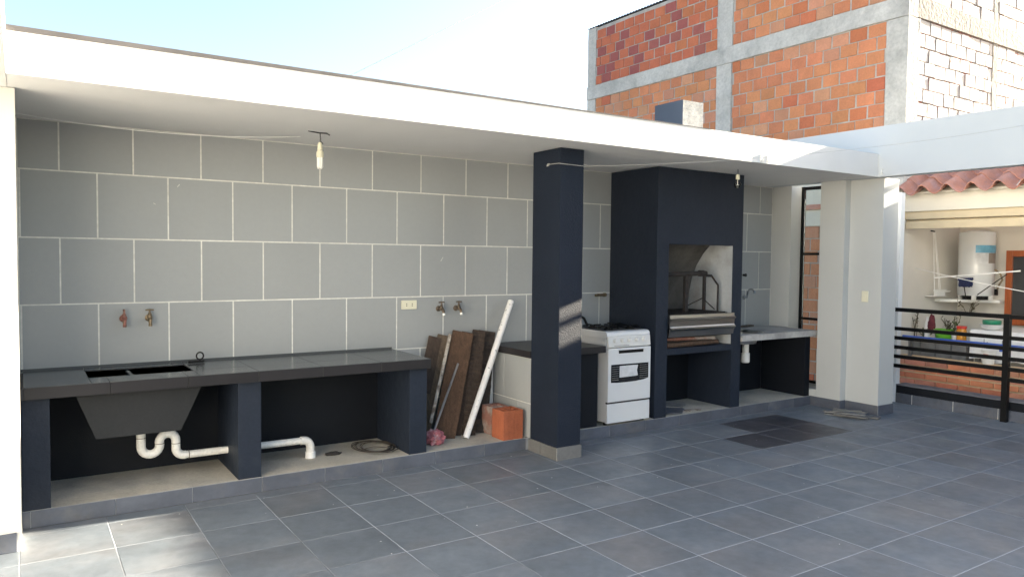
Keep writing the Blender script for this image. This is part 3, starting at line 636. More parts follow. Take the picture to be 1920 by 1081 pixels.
# firebox lining: sides and a back that curves forward into the flue
back = [(.62, .7685)] + [(.62, .90), (.615, 1.15), (.60, 1.30), (.565, 1.44), (.50, 1.58), (.41, 1.70), (.31, 1.80), (.22, 1.90)]
lb_ = B()
A_ = [lb_.m.verts.new((O0+.006, y, z)) for y, z in back]; C_ = [lb_.m.verts.new((O1-.006, y, z)) for y, z in back]
for i in range(len(back)-1): lb_.m.faces.new((A_[i], C_[i], C_[i+1], A_[i+1]))
lb_.o('firebox_back', SOOTD, bq, True)
for xa, xb in ((O0+.0006, O0+.005), (O1-.005, O1-.0006)): B().prism([(.012, .7687), (.619, .7687)] + [(y-.001, z) for y, z in back[1:]] + [(.112, 1.95), (.112, 1.784), (.012, 1.784)], 'x', xa, xb).o('firebox_side', SOOTW, bq)
# grill mechanism
gr = thing('barbecue_grill', 'sooty steel grill frame with lifting roller inside the firebox', 'grill', (5.3, .2, .77))
gy = .13
B().tube([(4.86, gy, 1.485), (5.50, gy, 1.500)], .024, 12).o('roller', RUST, gr, True)
B().lathe([(.033, -.03), (.033, .03)], (5.43, gy, 1.499), 'x', 10).o('roller_bearing', RUST, gr, True)
B().box(5.19, 5.235, gy-.015, gy+.015, 1.115, 1.475).o('post', RUST, gr)
B().box(5.465, 5.492, gy-.012, gy+.012, 1.115, 1.475).o('post', RUST, gr)
B().tube([(5.48, gy, 1.478), (5.585, gy, 1.472), (5.685, gy, 1.375), (5.685, gy, 1.10)], .014, 4).o('bent_arm', RUST, gr)
B().tube([(5.24, gy+.02, 1.165), (5.47, gy+.02, 1.24)], .006, 6).o('brace', RUST, gr, True)
B().tube([(5.49, gy+.02, 1.235), (5.66, gy+.02, 1.125)], .006, 6).o('brace', RUST, gr, True)
gg = B()
for k in range(30): gg.box(4.87+k*.028, 4.878+k*.028, .03, .56, 1.098, 1.106)
for y in (.03, .29, .555): gg.box(4.862, 5.72, y, y+.012, 1.084, 1.0975)
gg.o('grate', BLACKR, gr)
tag(blob('charcoal_lump', (4.93, .22, 1.125), .06, .05, .035, BLACKR, 9), 'black lump left on the grate at the back of the firebox', 'charcoal')
ty = thing('grill_tray', 'ribbed stainless steel ember guard across the firebox opening', 'tray', (5.3, 0, .87))
prof = [(-.024, 1.095), (-.028, 1.065), (-.034, 1.060), (-.050, 1.050), (-.040, 1.040), (-.030, 1.030), (-.026, .985), (-.034, .972), (-.050, .958), (-.040, .948), (-.026, .935), (-.012, .880), (-.006, .880), (-.018, .935), (-.016, 1.095)]
B().prism(prof, 'x', O0+.002, O1+.004).o('guard_panel', STEEL, ty)
B().box(5.12, 5.42, -.0255, -.0245, 1.075, 1.082).o('slot', METAL, ty)
B().box(O0+.006, O1-.02, .0, .55, .872, .8795).o('tray_floor', RUST, ty)
for i, (a, c, r, lbl) in enumerate((((4.86, .03, .795), (5.60, .05, .80), .022, 'front stick of firewood under the steel ember guard'), ((4.88, .10, .796), (5.62, .16, .80), .025, 'middle stick of firewood under the steel ember guard'), ((4.86, .12, .845), (5.58, .07, .84), .018, 'thin stick lying on top of the firewood under the guard'))):
    lg = B().tube([Vector(a)+(Vector(c)-Vector(a))*(k/8)+Vector((0, noise.noise((i*3, k*.8, 0))*.008, noise.noise((i*3, k*.8, 7))*.004)) for k in range(9)], r, 7).o('firewood', (WOOD[0], WOOD[2], REDBR2)[i], None, True); tag(lg, lbl, 'firewood', 'firewood in the barbecue')
# things in the lower niche
def flat(name, pts, z0, th, mat, label, cat, group=None, tilt=0):
    b = B(); b.prism(pts, 'z', z0, z0+th)
    if tilt:
        c = Vector((pts[0][0], pts[0][1], z0))
        bmesh.ops.rotate(b.m, verts=b.m.verts, cent=c, matrix=Matrix.Rotation(tilt, 3, 'X') @ Matrix.Rotation(tilt*.6, 3, 'Y'))
    o = b.o(name, mat); return tag(o, label, cat, group)
flat('broken_tile', [(4.90, .05), (5.10, .04), (5.26, .16), (5.16, .30), (4.93, .26)], ZS+.012, .009, STILE, 'broken grey tile at the front of the barbecue niche', 'tile piece', 'tile pieces in the niche', .06)
flat('broken_tile', [(5.08, .26), (5.25, .20), (5.42, .30), (5.24, .40)], ZS+.030, .009, SHARD, 'pinkish tile piece leaning on another in the barbecue niche', 'tile piece', 'tile pieces in the niche', .10)
flat('cardboard_scrap', [(5.14, .07), (5.40, .06), (5.46, .12), (5.22, .17)], ZS+.001, .004, WSTRIP, 'flat brown scrap on the floor of the barbecue niche', 'scrap')
# chimney above the roof
ch = thing('chimney', 'square chimney, navy on one side and rough cement in front', 'chimney', (5.53, .6, ZT))
B().box(5.402, 5.706, .402, .81, ZT-.04, 3.30).o('cement_shaft', CEMROUGH, ch)
B().box(5.397, 5.4015, .400, .812, ZT-.04, 3.302).o('painted_side', M('navy_paint_outside', (.045, .060, .090), .6, var=.1, vs=3), ch)

# ------------------------------------------------------------------ right-hand counter with sink
rc = thing('concrete_counter', 'raw concrete counter with steel sink right of the barbecue', 'counter', (6.55, .33, ZS))
Q0, Q1, q0, q1 = 6.02, 6.42, .10, .44
sb = B()
for a in ((5.907, Q0, -.018, YW-.007), (Q1, 7.185, -.018, YW-.007 if False else .415), (Q0, Q1, -.018, q0), (Q0, Q1, q1, YW-.007)): sb.box(*a, .786, .850)
sb.box(Q1, 7.245, .4155, YW-.007, .786, .850); sb.o('counter_slab', CONC, rc)
B().box(7.020, 7.112, .020, .62, ZS-.001, .7855, .003).o('side_leg', NAVYS, rc)
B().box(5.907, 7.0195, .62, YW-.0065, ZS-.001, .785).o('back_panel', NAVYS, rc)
sk2 = thing('sink_bowl', 'steel sink bowl set into the concrete counter', 'sink', (6.22, .27, .72))
B().tube([(6.22+.225*math.copysign(abs(math.cos(a))**.6, math.cos(a)), .27+.195*math.copysign(abs(math.sin(a))**.6, math.sin(a)), .852) for a in [k*math.pi/16 for k in range(32)]], .006, 6, closed=True).o('rim', STEEL, sk2, True)
B().lathe([(.215, .0), (.19, -.02), (.17, -.12), (.03, -.135), (.001, -.135)], (6.22, .27, .851), 'z', 24, False).o('bowl', STEEL, sk2, True)
sr = B(); ro = [sr.m.verts.new((6.22+(.225 if abs(math.cos(a)) > -1 else 0)*math.copysign(abs(math.cos(a))**.6, math.cos(a)), .27+.195*math.copysign(abs(math.sin(a))**.6, math.sin(a)), .8525)) for a in [k*math.pi/16 for k in range(32)]]
ri = [sr.m.verts.new((6.22+.212*math.cos(a), .27+.165*math.sin(a), .8515)) for a in [k*math.pi/16 for k in range(32)]]
for k in range(32): sr.m.faces.new((ro[k], ro[(k+1) % 32], ri[(k+1) % 32], ri[k]))
sr.o('drainer', STEEL, sk2)
tp = thing('bottle_trap', 'white plastic bottle trap hanging under the concrete counter', 'drain trap', (6.25, .24, .5))
B().lathe([(.022, .24), (.022, .17), (.034, .165), (.036, .06), (.030, .05), (.046, .045), (.047, -.05), (.036, -.06)], (6.25, .22, .575), 'z', 18).o('trap_body', WPLAS, tp, True)
bd = B().obox((6.46, .60, .862), (6.86, .63, .866), (0, 1, 0), .05, .018, .002).o('wood_batten', WOOD[3]); tag(bd, 'short wooden batten lying at the back of the concrete counter', 'batten')

# ------------------------------------------------------------------ broken tile offcuts by the white pillar
rng = random.Random(11)
offs = [((6.80, -.40), (6.98, -.80), .085, .003), ((6.86, -.36), (7.03, -.72), .07, .012), ((6.93, -.30), (7.00, -.62), .06, .003), ((6.79, -.52), (6.88, -.82), .06, .022), ((6.96, -.50), (7.06, -.86), .10, .003), ((6.86, -.62), (7.05, -.50), .05, .032), ((6.84, -.46), (7.08, -.64), .04, .043), ((7.02, -.36), (7.10, -.70), .05, .024)]
wds = ['long offcut at the left of the tile pile', 'long grey offcut near the top of the tile pile', 'short offcut at the back of the tile pile', 'narrow offcut at the front left of the tile pile', 'pale square-ended offcut nearest the viewer in the tile pile', 'small pale block lying across the tile pile', 'thin strip crossing on top of the tile pile', 'offcut touching the pillar base in the tile pile']
for i, (a, c, wdt, z) in enumerate(offs):
    o = B().obox((a[0], a[1], z+.004), (c[0], c[1], z+.004+rng.uniform(0, .006)), (1, .3, rng.uniform(-.06, .06)), wdt, .008).o('tile_offcut', SHARD)
    tag(o, wds[i] + ' beside the white pillar', 'tile offcut', 'tile offcuts by the pillar')

# ------------------------------------------------------------------ kerb wall and railing on the right
kw = thing('low_kerb_wall', 'low navy kerb with grey tile skirting below the black railing', 'kerb', (8.25, -3, 0))
B().box(8.1602, 8.36, -8.9, -.4005, -.2, .20).o('kerb_core', NAVYS, kw)
B().box(8.156, 8.362, -8.9, -.4005, .2002, .212).o('kerb_cap', M('kerb_cap', (.12, .125, .15), .6, var=.12, vs=4), kw)
B().box(8.1535, 8.160, -8.9, -.4005, 0, .110).o('grout_bed', WGROUT, kw)
for y0, y1 in cuts(-4.7, -.4005, -1.05, .455): part('skirting_tile', tilemesh(y1-y0-.007, .110, .006, STILE), None, (8.150, (y0+y1)/2, .0555), kw, RXM)
ep = B().box(8.152, 8.235, -.40, .62, -.2, 2.44, .003).o('white_wall_end', M('white_paint_cool', (.66, .70, .74), .75, var=.03, vs=2)); tag(ep, 'slim white wall end seen just right of the pillar', 'wall')
rl = thing('black_railing', 'black metal railing with five close lower bars on the right', 'railing', (8.08, -1.6, 0))
B().box(8.055, 8.105, -8.0, -.38, 1.065, 1.108).o('top_rail', BLACK, rl)
for z in (.868, .760, .653, .546, .438): B().box(8.064, 8.096, -8.0, -.38, z-.020, z+.020).o('rail_bar', BLACK, rl)
for y in (-1.597, -3.2, -4.8): B().box(8.0505, 8.1095, y-.028, y+.028, 0.0, 1.112).o('post', BLACK, rl)

# ------------------------------------------------------------------ neighbour's house: patio opening, tiled eave
nh = thing('tiled_house', 'cream house with clay tile eave and open patio beyond the railing', 'house', (9.6, -3, -3.2))
FXN = 9.0; IXB = 10.42
B().box(FXN, FXN+.18, -8.5, .045, 2.27, 2.50, .004).o('eave_band', CREAM, nh)
B().box(FXN+.03, FXN+.15, -3.4, .045, 2.175, 2.2698).o('lintel', TAN, nh)
B().lathe([(.055, -3.395), (.055, .04)], (FXN+.10, 0, 2.115), 'y', 14).o('rolled_blind', TAN, nh, True)
B().box(FXN+.035, FXN+.045, -3.39, .03, 2.055, 2.12).o('blind_flap', TAN, nh)
B().box(FXN, FXN+.18, -8.5, -3.4005, -3.2, 2.2698).o('facade_wall', CREAM, nh)
B().box(FXN+.0005, IXB+.18, .046, .059, -.5, 3.0).o('side_wall', IVORY, nh)
B().box(IXB, IXB+.18, -8.5, .0455, -.5, 3.02).o('rear_wall', IVORY, nh)
B().box(FXN+.12, IXB, -8.5, .045, -.62, -.5).o('patio_floor', CEMENT, nh)
B().box(FXN+.02, FXN+.118, -3.40, .045, -3.2, .412).o('parapet_core', MORT2, nh)
BH = .059; bi = 0
_tm = {}
for r in range(9):
    z0 = .412-(r+1)*.0805+.012
    if z0 < -.3: break
    for y0, y1 in cuts(-3.4, .045, -.03-(.13 if r % 2 else 0), .262):
        k = (round(y1-y0, 3), r % 3)
        if k not in _tm: _tm[k] = B().box(-.02, .0, -(y1-y0-.012)/2, (y1-y0-.012)/2, 0, BH, .003).mesh('brick', THIN[0], recenter=False)[0]
        part('brick', _tm[k], THIN[1] if random.random() < .4 else None, (FXN+.0195+random.uniform(-.002, .001), (y0+y1)/2, z0), nh)
for y0, y1 in cuts(-3.4, .045, -.1, .262): B().box(FXN-.005, FXN+.125, y0+.003, y1-.003, .4125, .455, .004).o('coping_brick', M('coping', (.60, .44, .27), .8, var=.1, vs=6) if 'coping' not in bpy.data.materials else bpy.data.materials['coping'], nh)
# roof deck and S-shaped clay tiles
ang = math.atan2(.56, 1.15)
def rpt(u, y, h): return Vector((8.86+u*math.cos(ang)-h*math.sin(ang), y, 2.465+u*math.sin(ang)+h*math.cos(ang)))
dk = B(); L_ = 1.27
vs_ = [dk.m.verts.new(rpt(u, y, h)) for u, y, h in ((.10, -8.5, -.03), (L_, -8.5, -.03), (L_, .06, -.03), (.10, .06, -.03), (.10, -8.5, -.005), (L_, -8.5, -.005), (L_, .06, -.005), (.10, .06, -.005))]
for q in ((3, 2, 1, 0), (4, 5, 6, 7), (0, 1, 5, 4), (1, 2, 6, 5), (2, 3, 7, 6), (3, 0, 4, 7)): dk.m.faces.new([vs_[i] for i in q])
roof = dk.o('roof', CREAM, nh)
def stile():
    b = B(); n = 14; TL = .40; P = .285
    def prf(s):   # s 0..1 across the pitch: high barrel then low pan
        return .084*math.sin(math.pi*min(s/.56, 1)) if s < .56 else -.036*math.sin(math.pi*(s-.56)/.44)
    g = []
    for side in (0, 1):
        for j in range(2):
            row = []
            for i in range(n+1):
                s = -.02+i/n*1.06; yy = -(s*P)*(1.0 if j == 0 else .96)
                h = prf(max(0, min(1, s)))+.020+(-.012 if side else 0)+(.0 if j else .020)
                row.append(b.m.verts.new((j*TL*math.cos(ang)-h*math.sin(ang), yy, j*TL*math.sin(ang)+h*math.cos(ang))))
            g.append(row)
    a0, a1, c0, c1 = g
    for i in range(n):
        b.m.faces.new((a0[i], a0[i+1], a1[i+1], a1[i])); b.m.faces.new((c0[i], c1[i], c1[i+1], c0[i+1]))
        b.m.faces.new((a0[i], c0[i], c0[i+1], a0[i+1])); b.m.faces.new((a1[i], a1[i+1], c1[i+1], c1[i]))
    b.m.faces.new((a0[0], a1[0], c1[0], c0[0])); b.m.faces.new((a0[n], c0[n], c1[n], a1[n]))
    return b.mesh('roof_tile', ROOFT, True, recenter=False)[0]
stm = stile()
for r in range(4):
    for k in range(29):
        p = rpt(r*.270, .10-k*.285, 0); o = part('roof_tile', stm, None, p+Vector((random.uniform(-.006, .006), random.uniform(-.004, .004), random.uniform(-.003, .003))), roof)
        o.rotation_euler = (random.uniform(-.012, .012), random.uniform(-.01, .01), random.uniform(-.012, .012))
B().tube([(10.02, -8.5, 3.035), (10.02, .05, 3.035)], .060, 12).o('ridge_cap', ROOFT, roof, True)
B().tube([(10.05, -1.10, 3.285), (10.05, .05, 3.285)], .034, 8).o('ridge_shadow_caster', METAL, roof, True)  # unseen bar added to cast the dark stripe in the column's sunlit patch
for y in (-.2, -.7): B().tube([(10.05, y, 3.0), (10.05, y, 3.285)], .02, 6).o('caster_support', METAL, roof, True)
# patio contents
wn = thing('wooden_window', 'brown wooden window with dark glass on the patio wall', 'window', (10.4, -.9, .82))
for a in ((-.64, -.565, .835, 1.80), (-1.30, -1.225, .835, 1.80)): B().box(IXB-.05, IXB-.001, a[0], a[1], a[2], a[3], .004).o('frame_bar', WINDW, wn)
for a in ((.835, .92), (1.72, 1.80)): B().box(IXB-.048, IXB-.001, -1.2245, -.6405, a[0], a[1], .004).o('frame_bar', WINDW, wn)
B().box(IXB-.02, IXB-.012, -1.2245, -.6405, .9205, 1.7195).o('pane', DPANE, wn)
shf = B().prism([(IXB-.002, .044), (IXB-.002, -.545), (IXB-.12, -.545), (IXB-.60, -.02), (IXB-.60, .044)], 'z', 1.115, 1.150).o('corner_shelf', WPLAS); tag(shf, 'white corner shelf that carries the water heater', 'shelf')
wh = thing('water_heater', 'white cylindrical water heater with blue sticker on the corner shelf', 'water heater', (10.16, -.30, 1.15))
hx, hy, hr = 10.165, -.300, .212
B().lathe([(.18, 1.215), (.205, 1.205), (hr, 1.225), (hr, 2.02), (.205, 2.035), (.10, 2.06), (.001, 2.063)], (hx, hy, 0), 'z', 40).o('tank', ENAM, wh, True)
B().lathe([(.150, 1.1505), (.150, 1.214)], (hx, hy, 0), 'z', 20).o('burner_base', BLACK, wh)
for a in (200, 270, 340, 90): B().box(hx+.19*math.cos(math.radians(a))-.02, hx+.19*math.cos(math.radians(a))+.02, hy+.19*math.sin(math.radians(a))-.02, hy+.19*math.sin(math.radians(a))+.02, 1.1505, 1.216).o('foot', WPLAS, wh)
def wrap(name, a0, a1, z0, z1, mat, par):
    f = lambda u, v: Vector((hx+(hr+.0012)*math.cos(math.radians(a0+(a1-a0)*u)), hy+(hr+.0012)*math.sin(math.radians(a0+(a1-a0)*u)), z0+(z1-z0)*v))
    return B().sheet(f, 10, 1).o(name, mat, par, True)
wrap('blue_sticker', 201, 286, 1.765, 1.865, BLUEST, wh); wrap('white_sticker', 201, 243, 1.62, 1.762, PAPER, wh); wrap('brown_sticker', 243.5, 284, 1.63, 1.762, BROWNST, wh)
for i, (a0, a1, z) in enumerate(((180, 196, 1.412), (172, 175, 1.375), (180, 184, 1.375), (190, 200, 1.378), (172, 174, 1.412))): wrap('panel_mark', a0, a1, z, z+.016, METAL, wh)
B().tube([(hx-.02, hy-.235, 1.55), (hx-.02, hy-.30, 1.50), (hx, hy-.32, 1.42), (hx-.01, hy-.28, 1.34), (hx-.01, hy-.26, 1.26)], .012, 8).o('water_pipe', BRASS, wh, True)
B().box(hx-.04, hx+.0, hy-.275, hy-.245, 1.22, 1.30).o('valve', BLACK, wh)
dp = B().tube([(9.60, -.585, 1.235), (9.68, -.88, 1.50)], .006, 6).o('dark_stick', BLACK, None, True); tag(dp, 'thin dark stick leaning across the front of the water heater', 'stick')
cr = B().obox((9.5, -.11, 1.438), (9.5, -1.10, 1.545), (0, 0, 1), .016, .016).o('drying_rod', WPLAS); tag(cr, 'white drying rod hanging level across the patio', 'rod')
cw = B().tube(sag((9.30, .044, 1.56), (9.5, -1.6, 1.235), .02), .005, 5).o('washing_line', WPLAS, None, True); tag(cw, 'white cord running from the patio side wall to the right', 'cord')
bk = thing('plastic_basket', 'white slotted plastic basket hung from strings in the patio', 'basket', (9.7, -.05, 1.2))
for i in range(9): B().box(9.555+i*.032, 9.573+i*.032, -.085, -.079, 1.20, 1.262).o('slat', WPLAS, bk)
B().box(9.545, 9.85, -.09, -.074, 1.2625, 1.282).o('rim', WPLAS, bk); B().box(9.545, 9.85, -.09, .03, 1.19, 1.1995).o('base', WPLAS, bk)
for p in ((9.56, -.08), (9.68, -.08), (9.83, -.02)): B().tube([(p[0], p[1], 1.28), (9.66+(p[0]-9.66)*.15, .0, 2.03)], .0045, 5).o('string', WPLAS, bk, True)
B().tube([(9.66, .043, 2.05), (9.66, -.01, 2.04)], .008, 6).o('hook', BLACK, bk, True)
sd = B().lathe([(.085, .012), (.075, -.006), (.02, -.012)], (9.95, .0, 1.25), 'z', 18).o('white_saucer', WPLAS, None, True); tag(sd, 'white saucer beside the hanging plastic basket', 'saucer')
br = thing('blue_brush', 'navy bristle brush hanging left of the water heater', 'brush', (9.8, -.3, 1.32))
B().obox((9.78, -.27, 1.418), (9.78, -.44, 1.430), (0, 0, 1), .035, .05, .004).o('back', BLUED, br)
bb = B()
for k in range(150): q = Vector((9.75+random.random()*.06, -.29-random.random()*.14, 1.41)); bb.obox(q, q+Vector((random.uniform(-.01, .01), random.uniform(-.012, .012), -.06-random.random()*.03)), (1, 0, 0), .007, .007)
bb.o('bristles', BLUED, br); B().tube([(9.80, -.33, 1.34), (9.82, -.35, 1.16)], .006, 6).o('cord', BLACK, br, True)
# planter of grey blocks with pots
for i, (y0, y1) in enumerate(cuts(-.66, .04, -.10, .19)):
    o = B().box(9.22, 9.42, y0+.004, y1-.004, -.499, .615, .004).o('grey_block_pier', GREYB); tag(o, ('right end', 'third from the left wall', 'second from the left wall', 'nearest the left wall')[min(i, 3)] + ' of the grey block piers behind the brick parapet', 'block', 'grey block piers')
lg = B().box(9.215, 9.50, -.68, .042, .6155, .650).o('plant_ledge', CEMENT); tag(lg, 'cement ledge with flower pots behind the brick parapet', 'ledge')
tb = thing('cloth_covered_table', 'table under a white printed cloth in the patio', 'table', (9.5, -1.2, -.5))
B().box(9.24, 9.95, -2.2, -.70, .80, .83).o('table_top', WPLAS, tb)
def clf(u, v):
    y = -.695-1.51*u; return Vector((9.232-.012*math.sin(u*38)*v-.01*v, y, .832-.36*v+.02*math.sin(u*23)*v))
B().sheet(clf, 90, 6).o('cloth_drop', M('printed_cloth', (.72, .72, .72), .9, var=.06, vs=9, col2=(.30, .22, .24), c2s=26, c2lo=.68, c2hi=.71), tb, True)
B().sheet(lambda u, v: Vector((9.232+.72*v, -.695-1.51*u, .8325)), 2, 2).o('cloth_top', WPLAS, tb)
for p in ((9.3, -.76), (9.9, -.76), (9.3, -2.1), (9.9, -2.1)): B().box(p[0]-.025, p[0]+.025, p[1]-.025, p[1]+.025, -.4995, .7995).o('leg', METAL, tb)
bk2 = thing('white_bucket', 'white plastic bucket with red label in front of the cloth-covered table', 'bucket', (9.17, -.98, .456))
B().lathe([(.060, 0), (.075, .15), (.080, .155), (.080, .165), (.001, .160)], (9.07, -.98, .4555), 'z', 20, False).o('bucket_body', WPLAS, bk2, True)
B().box(8.985, 9.0, -1.01, -.96, .53, .575).o('red_label', REDL, bk2)
for i, yy in enumerate((-.86, -1.06, -1.30, -1.42)):
    hk_ = B().tube([(9.215, yy, .73)] + [(9.215, yy-.018+.018*math.cos(math.radians(a)), .69+.018*math.sin(math.radians(a))) for a in range(0, -220, -30)], .004, 5).o('metal_hook', METAL, None, True)
    tag(hk_, ('first', 'second', 'third', 'fourth')[i] + ' of the small dark hooks along the printed cloth, counting from the left', 'hook', 'hooks along the cloth')
pb = thing('blue_pipe', 'blue plastic pipe running along behind the black railing', 'pipe', (8.95, -1, .69))
B().tube([(8.955, -.02, .697), (8.955, -3.3, .690)], .018, 12).o('tube', BLUEP, pb, True)
B().tube([(8.955, -1.16, .69), (8.955, -1.16, .625)], .016, 10).o('branch', BLUEP, pb, True)
for y in (-.1, -2.0): B().box(8.955, 9.03, y-.01, y+.01, .456, .685).o('bracket', METAL, pb)
def pot(label, x, y, z, r, h, mat, cat='flower pot'):
    return tag(B().lathe([(r*.72, 0), (r, h), (r*1.06, h), (r*1.06, h*.9), (r*.9, h*.86), (.001, h*.86)], (x, y, z), 'z', 20, False).o('flower_pot', mat, None, True), label, cat)
pot('bright green plastic flower pot on the patio ledge', 9.33, -.335, .651, .115, .145, GREENP)
pot('small white flower pot beside the orange jar', 9.30, -.485, .651, .045, .115, WPLAS)
def plant(name, label, x, y, z, n, hmin, hmax, spread, seed, leaf=.03, mat=LEAF):
    r = random.Random(seed); t = thing(name, label, 'plant', (x, y, z)); stems = B(); lv = B()
    for k in range(n):
        a = r.uniform(0, 6.28); leaf_ = leaf*1.35; s = r.uniform(.3, 1)*spread; h = r.uniform(hmin, hmax)
        p0 = Vector((x+r.uniform(-.02, .02), y+r.uniform(-.02, .02), z)); p1 = p0+Vector((s*.4*math.cos(a), s*.4*math.sin(a), h*.6)); p2 = p0+Vector((s*math.cos(a), s*math.sin(a), h))
        stems.tube([p0, p1, p2], .0035, 5)
        for q in range(6):
            f = .35+.65*q/5; c = p0.lerp(p1, min(1, f*2)) if f < .5 else p1.lerp(p2, (f-.5)*2)
            d = Vector((r.uniform(-1, 1), r.uniform(-1, 1), r.uniform(-.3, .7))).normalized(); sd = d.cross(Vector((0, 0, 1))).normalized(); ln = leaf_*r.uniform(.7, 1.5)
            vv = [lv.m.verts.new(c), lv.m.verts.new(c+d*ln*.5+sd*ln*.28), lv.m.verts.new(c+d*ln), lv.m.verts.new(c+d*ln*.5-sd*ln*.28)]; lv.m.faces.new(vv)
    stems.o('stem', LEAFD, t); lv.o('leaves', mat, t); return t
plant('leafy_plant', 'dark curly plant growing from the green pot', 9.33, -.37, .76, 9, .08, .20, .08, 1, .028, LEAFD)
plant('leafy_plant', 'low green plant in the corner left of the white bottle', 9.33, -.11, .651, 12, .06, .14, .12, 2, .04)
plant('leafy_plant', 'tall straggly plant against the patio side wall', 9.28, .0, .651, 4, .22, .36, .06, 3, .025, LEAFD)
plant('leafy_plant', 'spiky plant in the small white pot', 9.30, -.485, .75, 8, .08, .22, .08, 4, .03)
plant('leafy_plant', 'dark creeper dangling below the corner shelf', 9.95, -.33, .95, 6, .10, .18, .14, 5, .035, LEAFD)
bo = B().lathe([(.030, 0), (.032, .01), (.032, .20), (.014, .25), (.014, .29)], (9.27, -.155, .651), 'z', 16).o('white_bottle', WPLAS, None, True); tag(bo, 'white plastic bottle standing on the patio ledge', 'bottle')
mc_ = blob('maroon_cloth', (9.26, -.215, .83), .035, .045, .14, MAROON, 6, .4, 2.0); tag(mc_, 'maroon cloth hanging beside the white bottle', 'cloth')
B_ = thing('glass_jar', 'jar of orange preserve with red lid on the patio ledge', 'jar', (9.26, -.575, .651))
B().lathe([(.050, 0), (.055, .02), (.055, .15), (.046, .175)], (9.26, -.58, .651), 'z', 20).o('jar_body', ORANGE, B_, True)
B().lathe([(.056, .176), (.056, .208)], (9.26, -.58, .651), 'z', 20).o('lid', REDL, B_)
bw = B().lathe([(.06, 0), (.10, .02), (.125, .065), (.132, .067), (.12, .055), (.08, .015), (.001, .012)], (9.36, -.875, .834), 'z', 24, False).o('white_bowl', WPLAS, None, True); tag(bw, 'wide white bowl on the cloth-covered table', 'bowl')
bg_ = B().lathe([(.05, .015), (.095, .06), (.100, .095), (.098, .115), (.001, .10)], (9.36, -.875, .834), 'z', 24, False).o('green_bowl', GREEND, None, True); tag(bg_, 'dark green bowl nested in the white bowl', 'bowl')

# ------------------------------------------------------------------ unfinished brick building behind
ub = thing('brick_building', 'unfinished building of orange hollow bricks with grey concrete frame', 'building', (11.5, 3.2, -3.2))
UX, UY, UT = 9.0, .062, 6.12
B().box(UX+.010, 14.5, UY+.035, 6.42, -3.2, UT-.02).o('brick_core', MORTAR, ub)
# a separate mortar face for the sunny side
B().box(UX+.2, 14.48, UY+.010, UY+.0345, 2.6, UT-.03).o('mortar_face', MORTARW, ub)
def rough(bld, seed, amp=.008):
    bmesh.ops.subdivide_edges(bld.m, edges=[e for e in bld.m.edges if e.calc_length() > .35], cuts=14, use_grid_fill=True)
    for v in bld.m.verts: v.co = v.co + Vector((noise.noise(v.co*4+Vector((seed, 0, 0))), noise.noise(v.co*4+Vector((0, seed, 9))), noise.noise(v.co*5+Vector((3, 0, seed)))))*amp
    return bld
CY = [(UY, .335), (2.87, 3.17), (6.22, 6.46)]
for i, (a, b_) in enumerate(CY):
    rough(B().box(UX-.012, UX+.24, a-(.012 if i == 0 else 0), b_, -3.2, 4.735), i*3).o('concrete_column', CONCB, ub)
    rough(B().box(UX-.004, UX+.24, a-(.004 if i == 0 else 0), b_, 5.0, UT-(.0 if i else -.02)), i*3+1).o('concrete_column', CONCB, ub)
rough(B().box(UX-.018, UX+.20, UY-.014, 6.47, 4.742, 4.995), 20).o('concrete_beam', CONCB, ub)
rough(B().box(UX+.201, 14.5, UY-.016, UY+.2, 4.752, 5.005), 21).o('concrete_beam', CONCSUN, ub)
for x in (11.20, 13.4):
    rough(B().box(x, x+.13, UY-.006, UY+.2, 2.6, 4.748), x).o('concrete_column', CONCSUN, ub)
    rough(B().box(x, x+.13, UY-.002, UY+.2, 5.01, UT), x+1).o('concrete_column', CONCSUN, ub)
B().box(UX+.2405, UX+.262, UY-.012, UY+.05, 2.6, 4.74).o('plaster_edge', CEMROUGH, ub)
B().box(UX-.02, UX-.0195+.015, .62, 2.4, 2.13, 3.0).o('plaster_band', CREAM, ub)
B().box(UX-.05, UX-.0205, .62, 2.4, 2.36, 2.43).o('tile_course', ROOFT, ub)
rng = random.Random(5)
bm_ = {}
def brickmesh(kind, w):
    k = (kind, round(w, 2), rng.randrange(3))
    if k not in bm_:
        b = B(); d = .05
        if kind == 'x': b.box(0, d, -w/2, w/2, -.080, .080)
        else: b.box(-w/2, w/2, 0, d, -.080, .080)
        bmesh.ops.bevel(b.m, geom=list(b.m.edges), offset=.004, segments=1, affect='EDGES')
        for v in b.m.verts: v.co = v.co + Vector((rng.uniform(-.002, .002), rng.uniform(-.003, .003), rng.uniform(-.003, .003)))
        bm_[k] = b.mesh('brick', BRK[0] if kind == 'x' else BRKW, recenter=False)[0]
    return bm_[k]
PZ, PL = .174, .262
allb = []
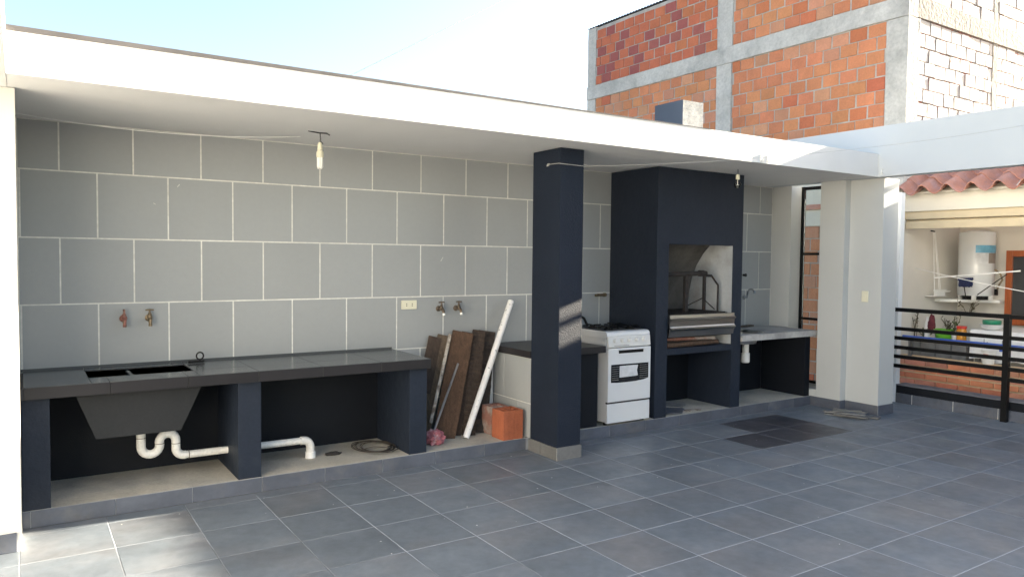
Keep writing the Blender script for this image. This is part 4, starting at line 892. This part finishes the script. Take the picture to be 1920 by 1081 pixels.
for (ya, yb) in ((.34, 2.865), (3.175, 6.215)):
    for (za, zb) in ((-.5, 4.738), (5.0, UT)):
        n = int((zb-za)/PZ)
        for r in range(n+1):
            zc = (zb-PZ/2-r*PZ) if za < 0 else (za+PZ/2+r*PZ)
            if zc+PZ/2 > zb+.02 or zc-PZ/2 < za-.02: continue
            off = (PL/2 if r % 2 else 0)+rng.uniform(-.02, .02)
            for y0, y1 in cuts(ya, yb, ya+off, PL):
                if y1-y0 < .05: continue
                up_left = za > 0 and ya > 3
                m = (2 if rng.random() < .28 else 1) if up_left else (1 if rng.random() < .10 else (3 if rng.random() < .25 else 0))
                allb.append(('x', (UX+rng.uniform(-.004, .006), (y0+y1)/2, zc+rng.uniform(-.005, .005)), y1-y0-rng.uniform(.012, .028), m))
for (xa, xb) in ((9.265, 11.195), (11.335, 13.395)):
    for (za, zb) in ((2.62, 4.74), (5.01, UT)):
        n = int((zb-za)/PZ)
        for r in range(n+1):
            zc = (zb-PZ/2-r*PZ) if za < 3 else (za+PZ/2+r*PZ)
            if zc+PZ/2 > zb+.02 or zc-PZ/2 < za-.02: continue
            for x0, x1 in cuts(xa, xb, xa+(PL/2 if r % 2 else 0)+rng.uniform(-.02, .02), PL):
                if x1-x0 < .05: continue
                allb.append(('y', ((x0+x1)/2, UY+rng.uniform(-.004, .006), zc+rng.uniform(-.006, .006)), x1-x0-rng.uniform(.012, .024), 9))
def rank(q):
    p = Vector(q[1]); vis = (p.z > 3.45 if q[0] == 'x' else p.z > 3.55 and p.x < 12.3) and not (p.z > 5.45 and p.y < 2.87)
    if q[0] == 'x' and p.y > 3.1 and p.z < 3.9: vis = False
    return (0 if vis else 1, (p-CAM).length)
allb.sort(key=rank)
far = {}
for i, (kind, p, wd_, m) in enumerate(allb):
    if i < 296:
        me = brickmesh(kind, wd_); part('brick', me, BRK[m] if kind == 'x' else None, p, ub, (rng.uniform(-.006, .006), rng.uniform(-.012, .012) if kind == 'y' else 0, 0))
    else:
        key = m; far.setdefault(key, B())
        if kind == 'x': far[key].box(p[0], p[0]+.05, p[1]-wd_/2, p[1]+wd_/2, p[2]-.080, p[2]+.080)
        else: far[key].box(p[0]-wd_/2, p[0]+wd_/2, p[1], p[1]+.05, p[2]-.080, p[2]+.080)
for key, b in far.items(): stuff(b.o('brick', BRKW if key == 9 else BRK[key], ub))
cs = B(); N = 200
cs.sheet(lambda u, v: Vector((UX-.012+v*2.0, -.02+u*6.5, UT+.010+.010*math.sin(u*6.5/.076*2*math.pi)*1+v*.25)), 700, 1)
cs.o('corrugated_sheet', SHEETM, ub, False)
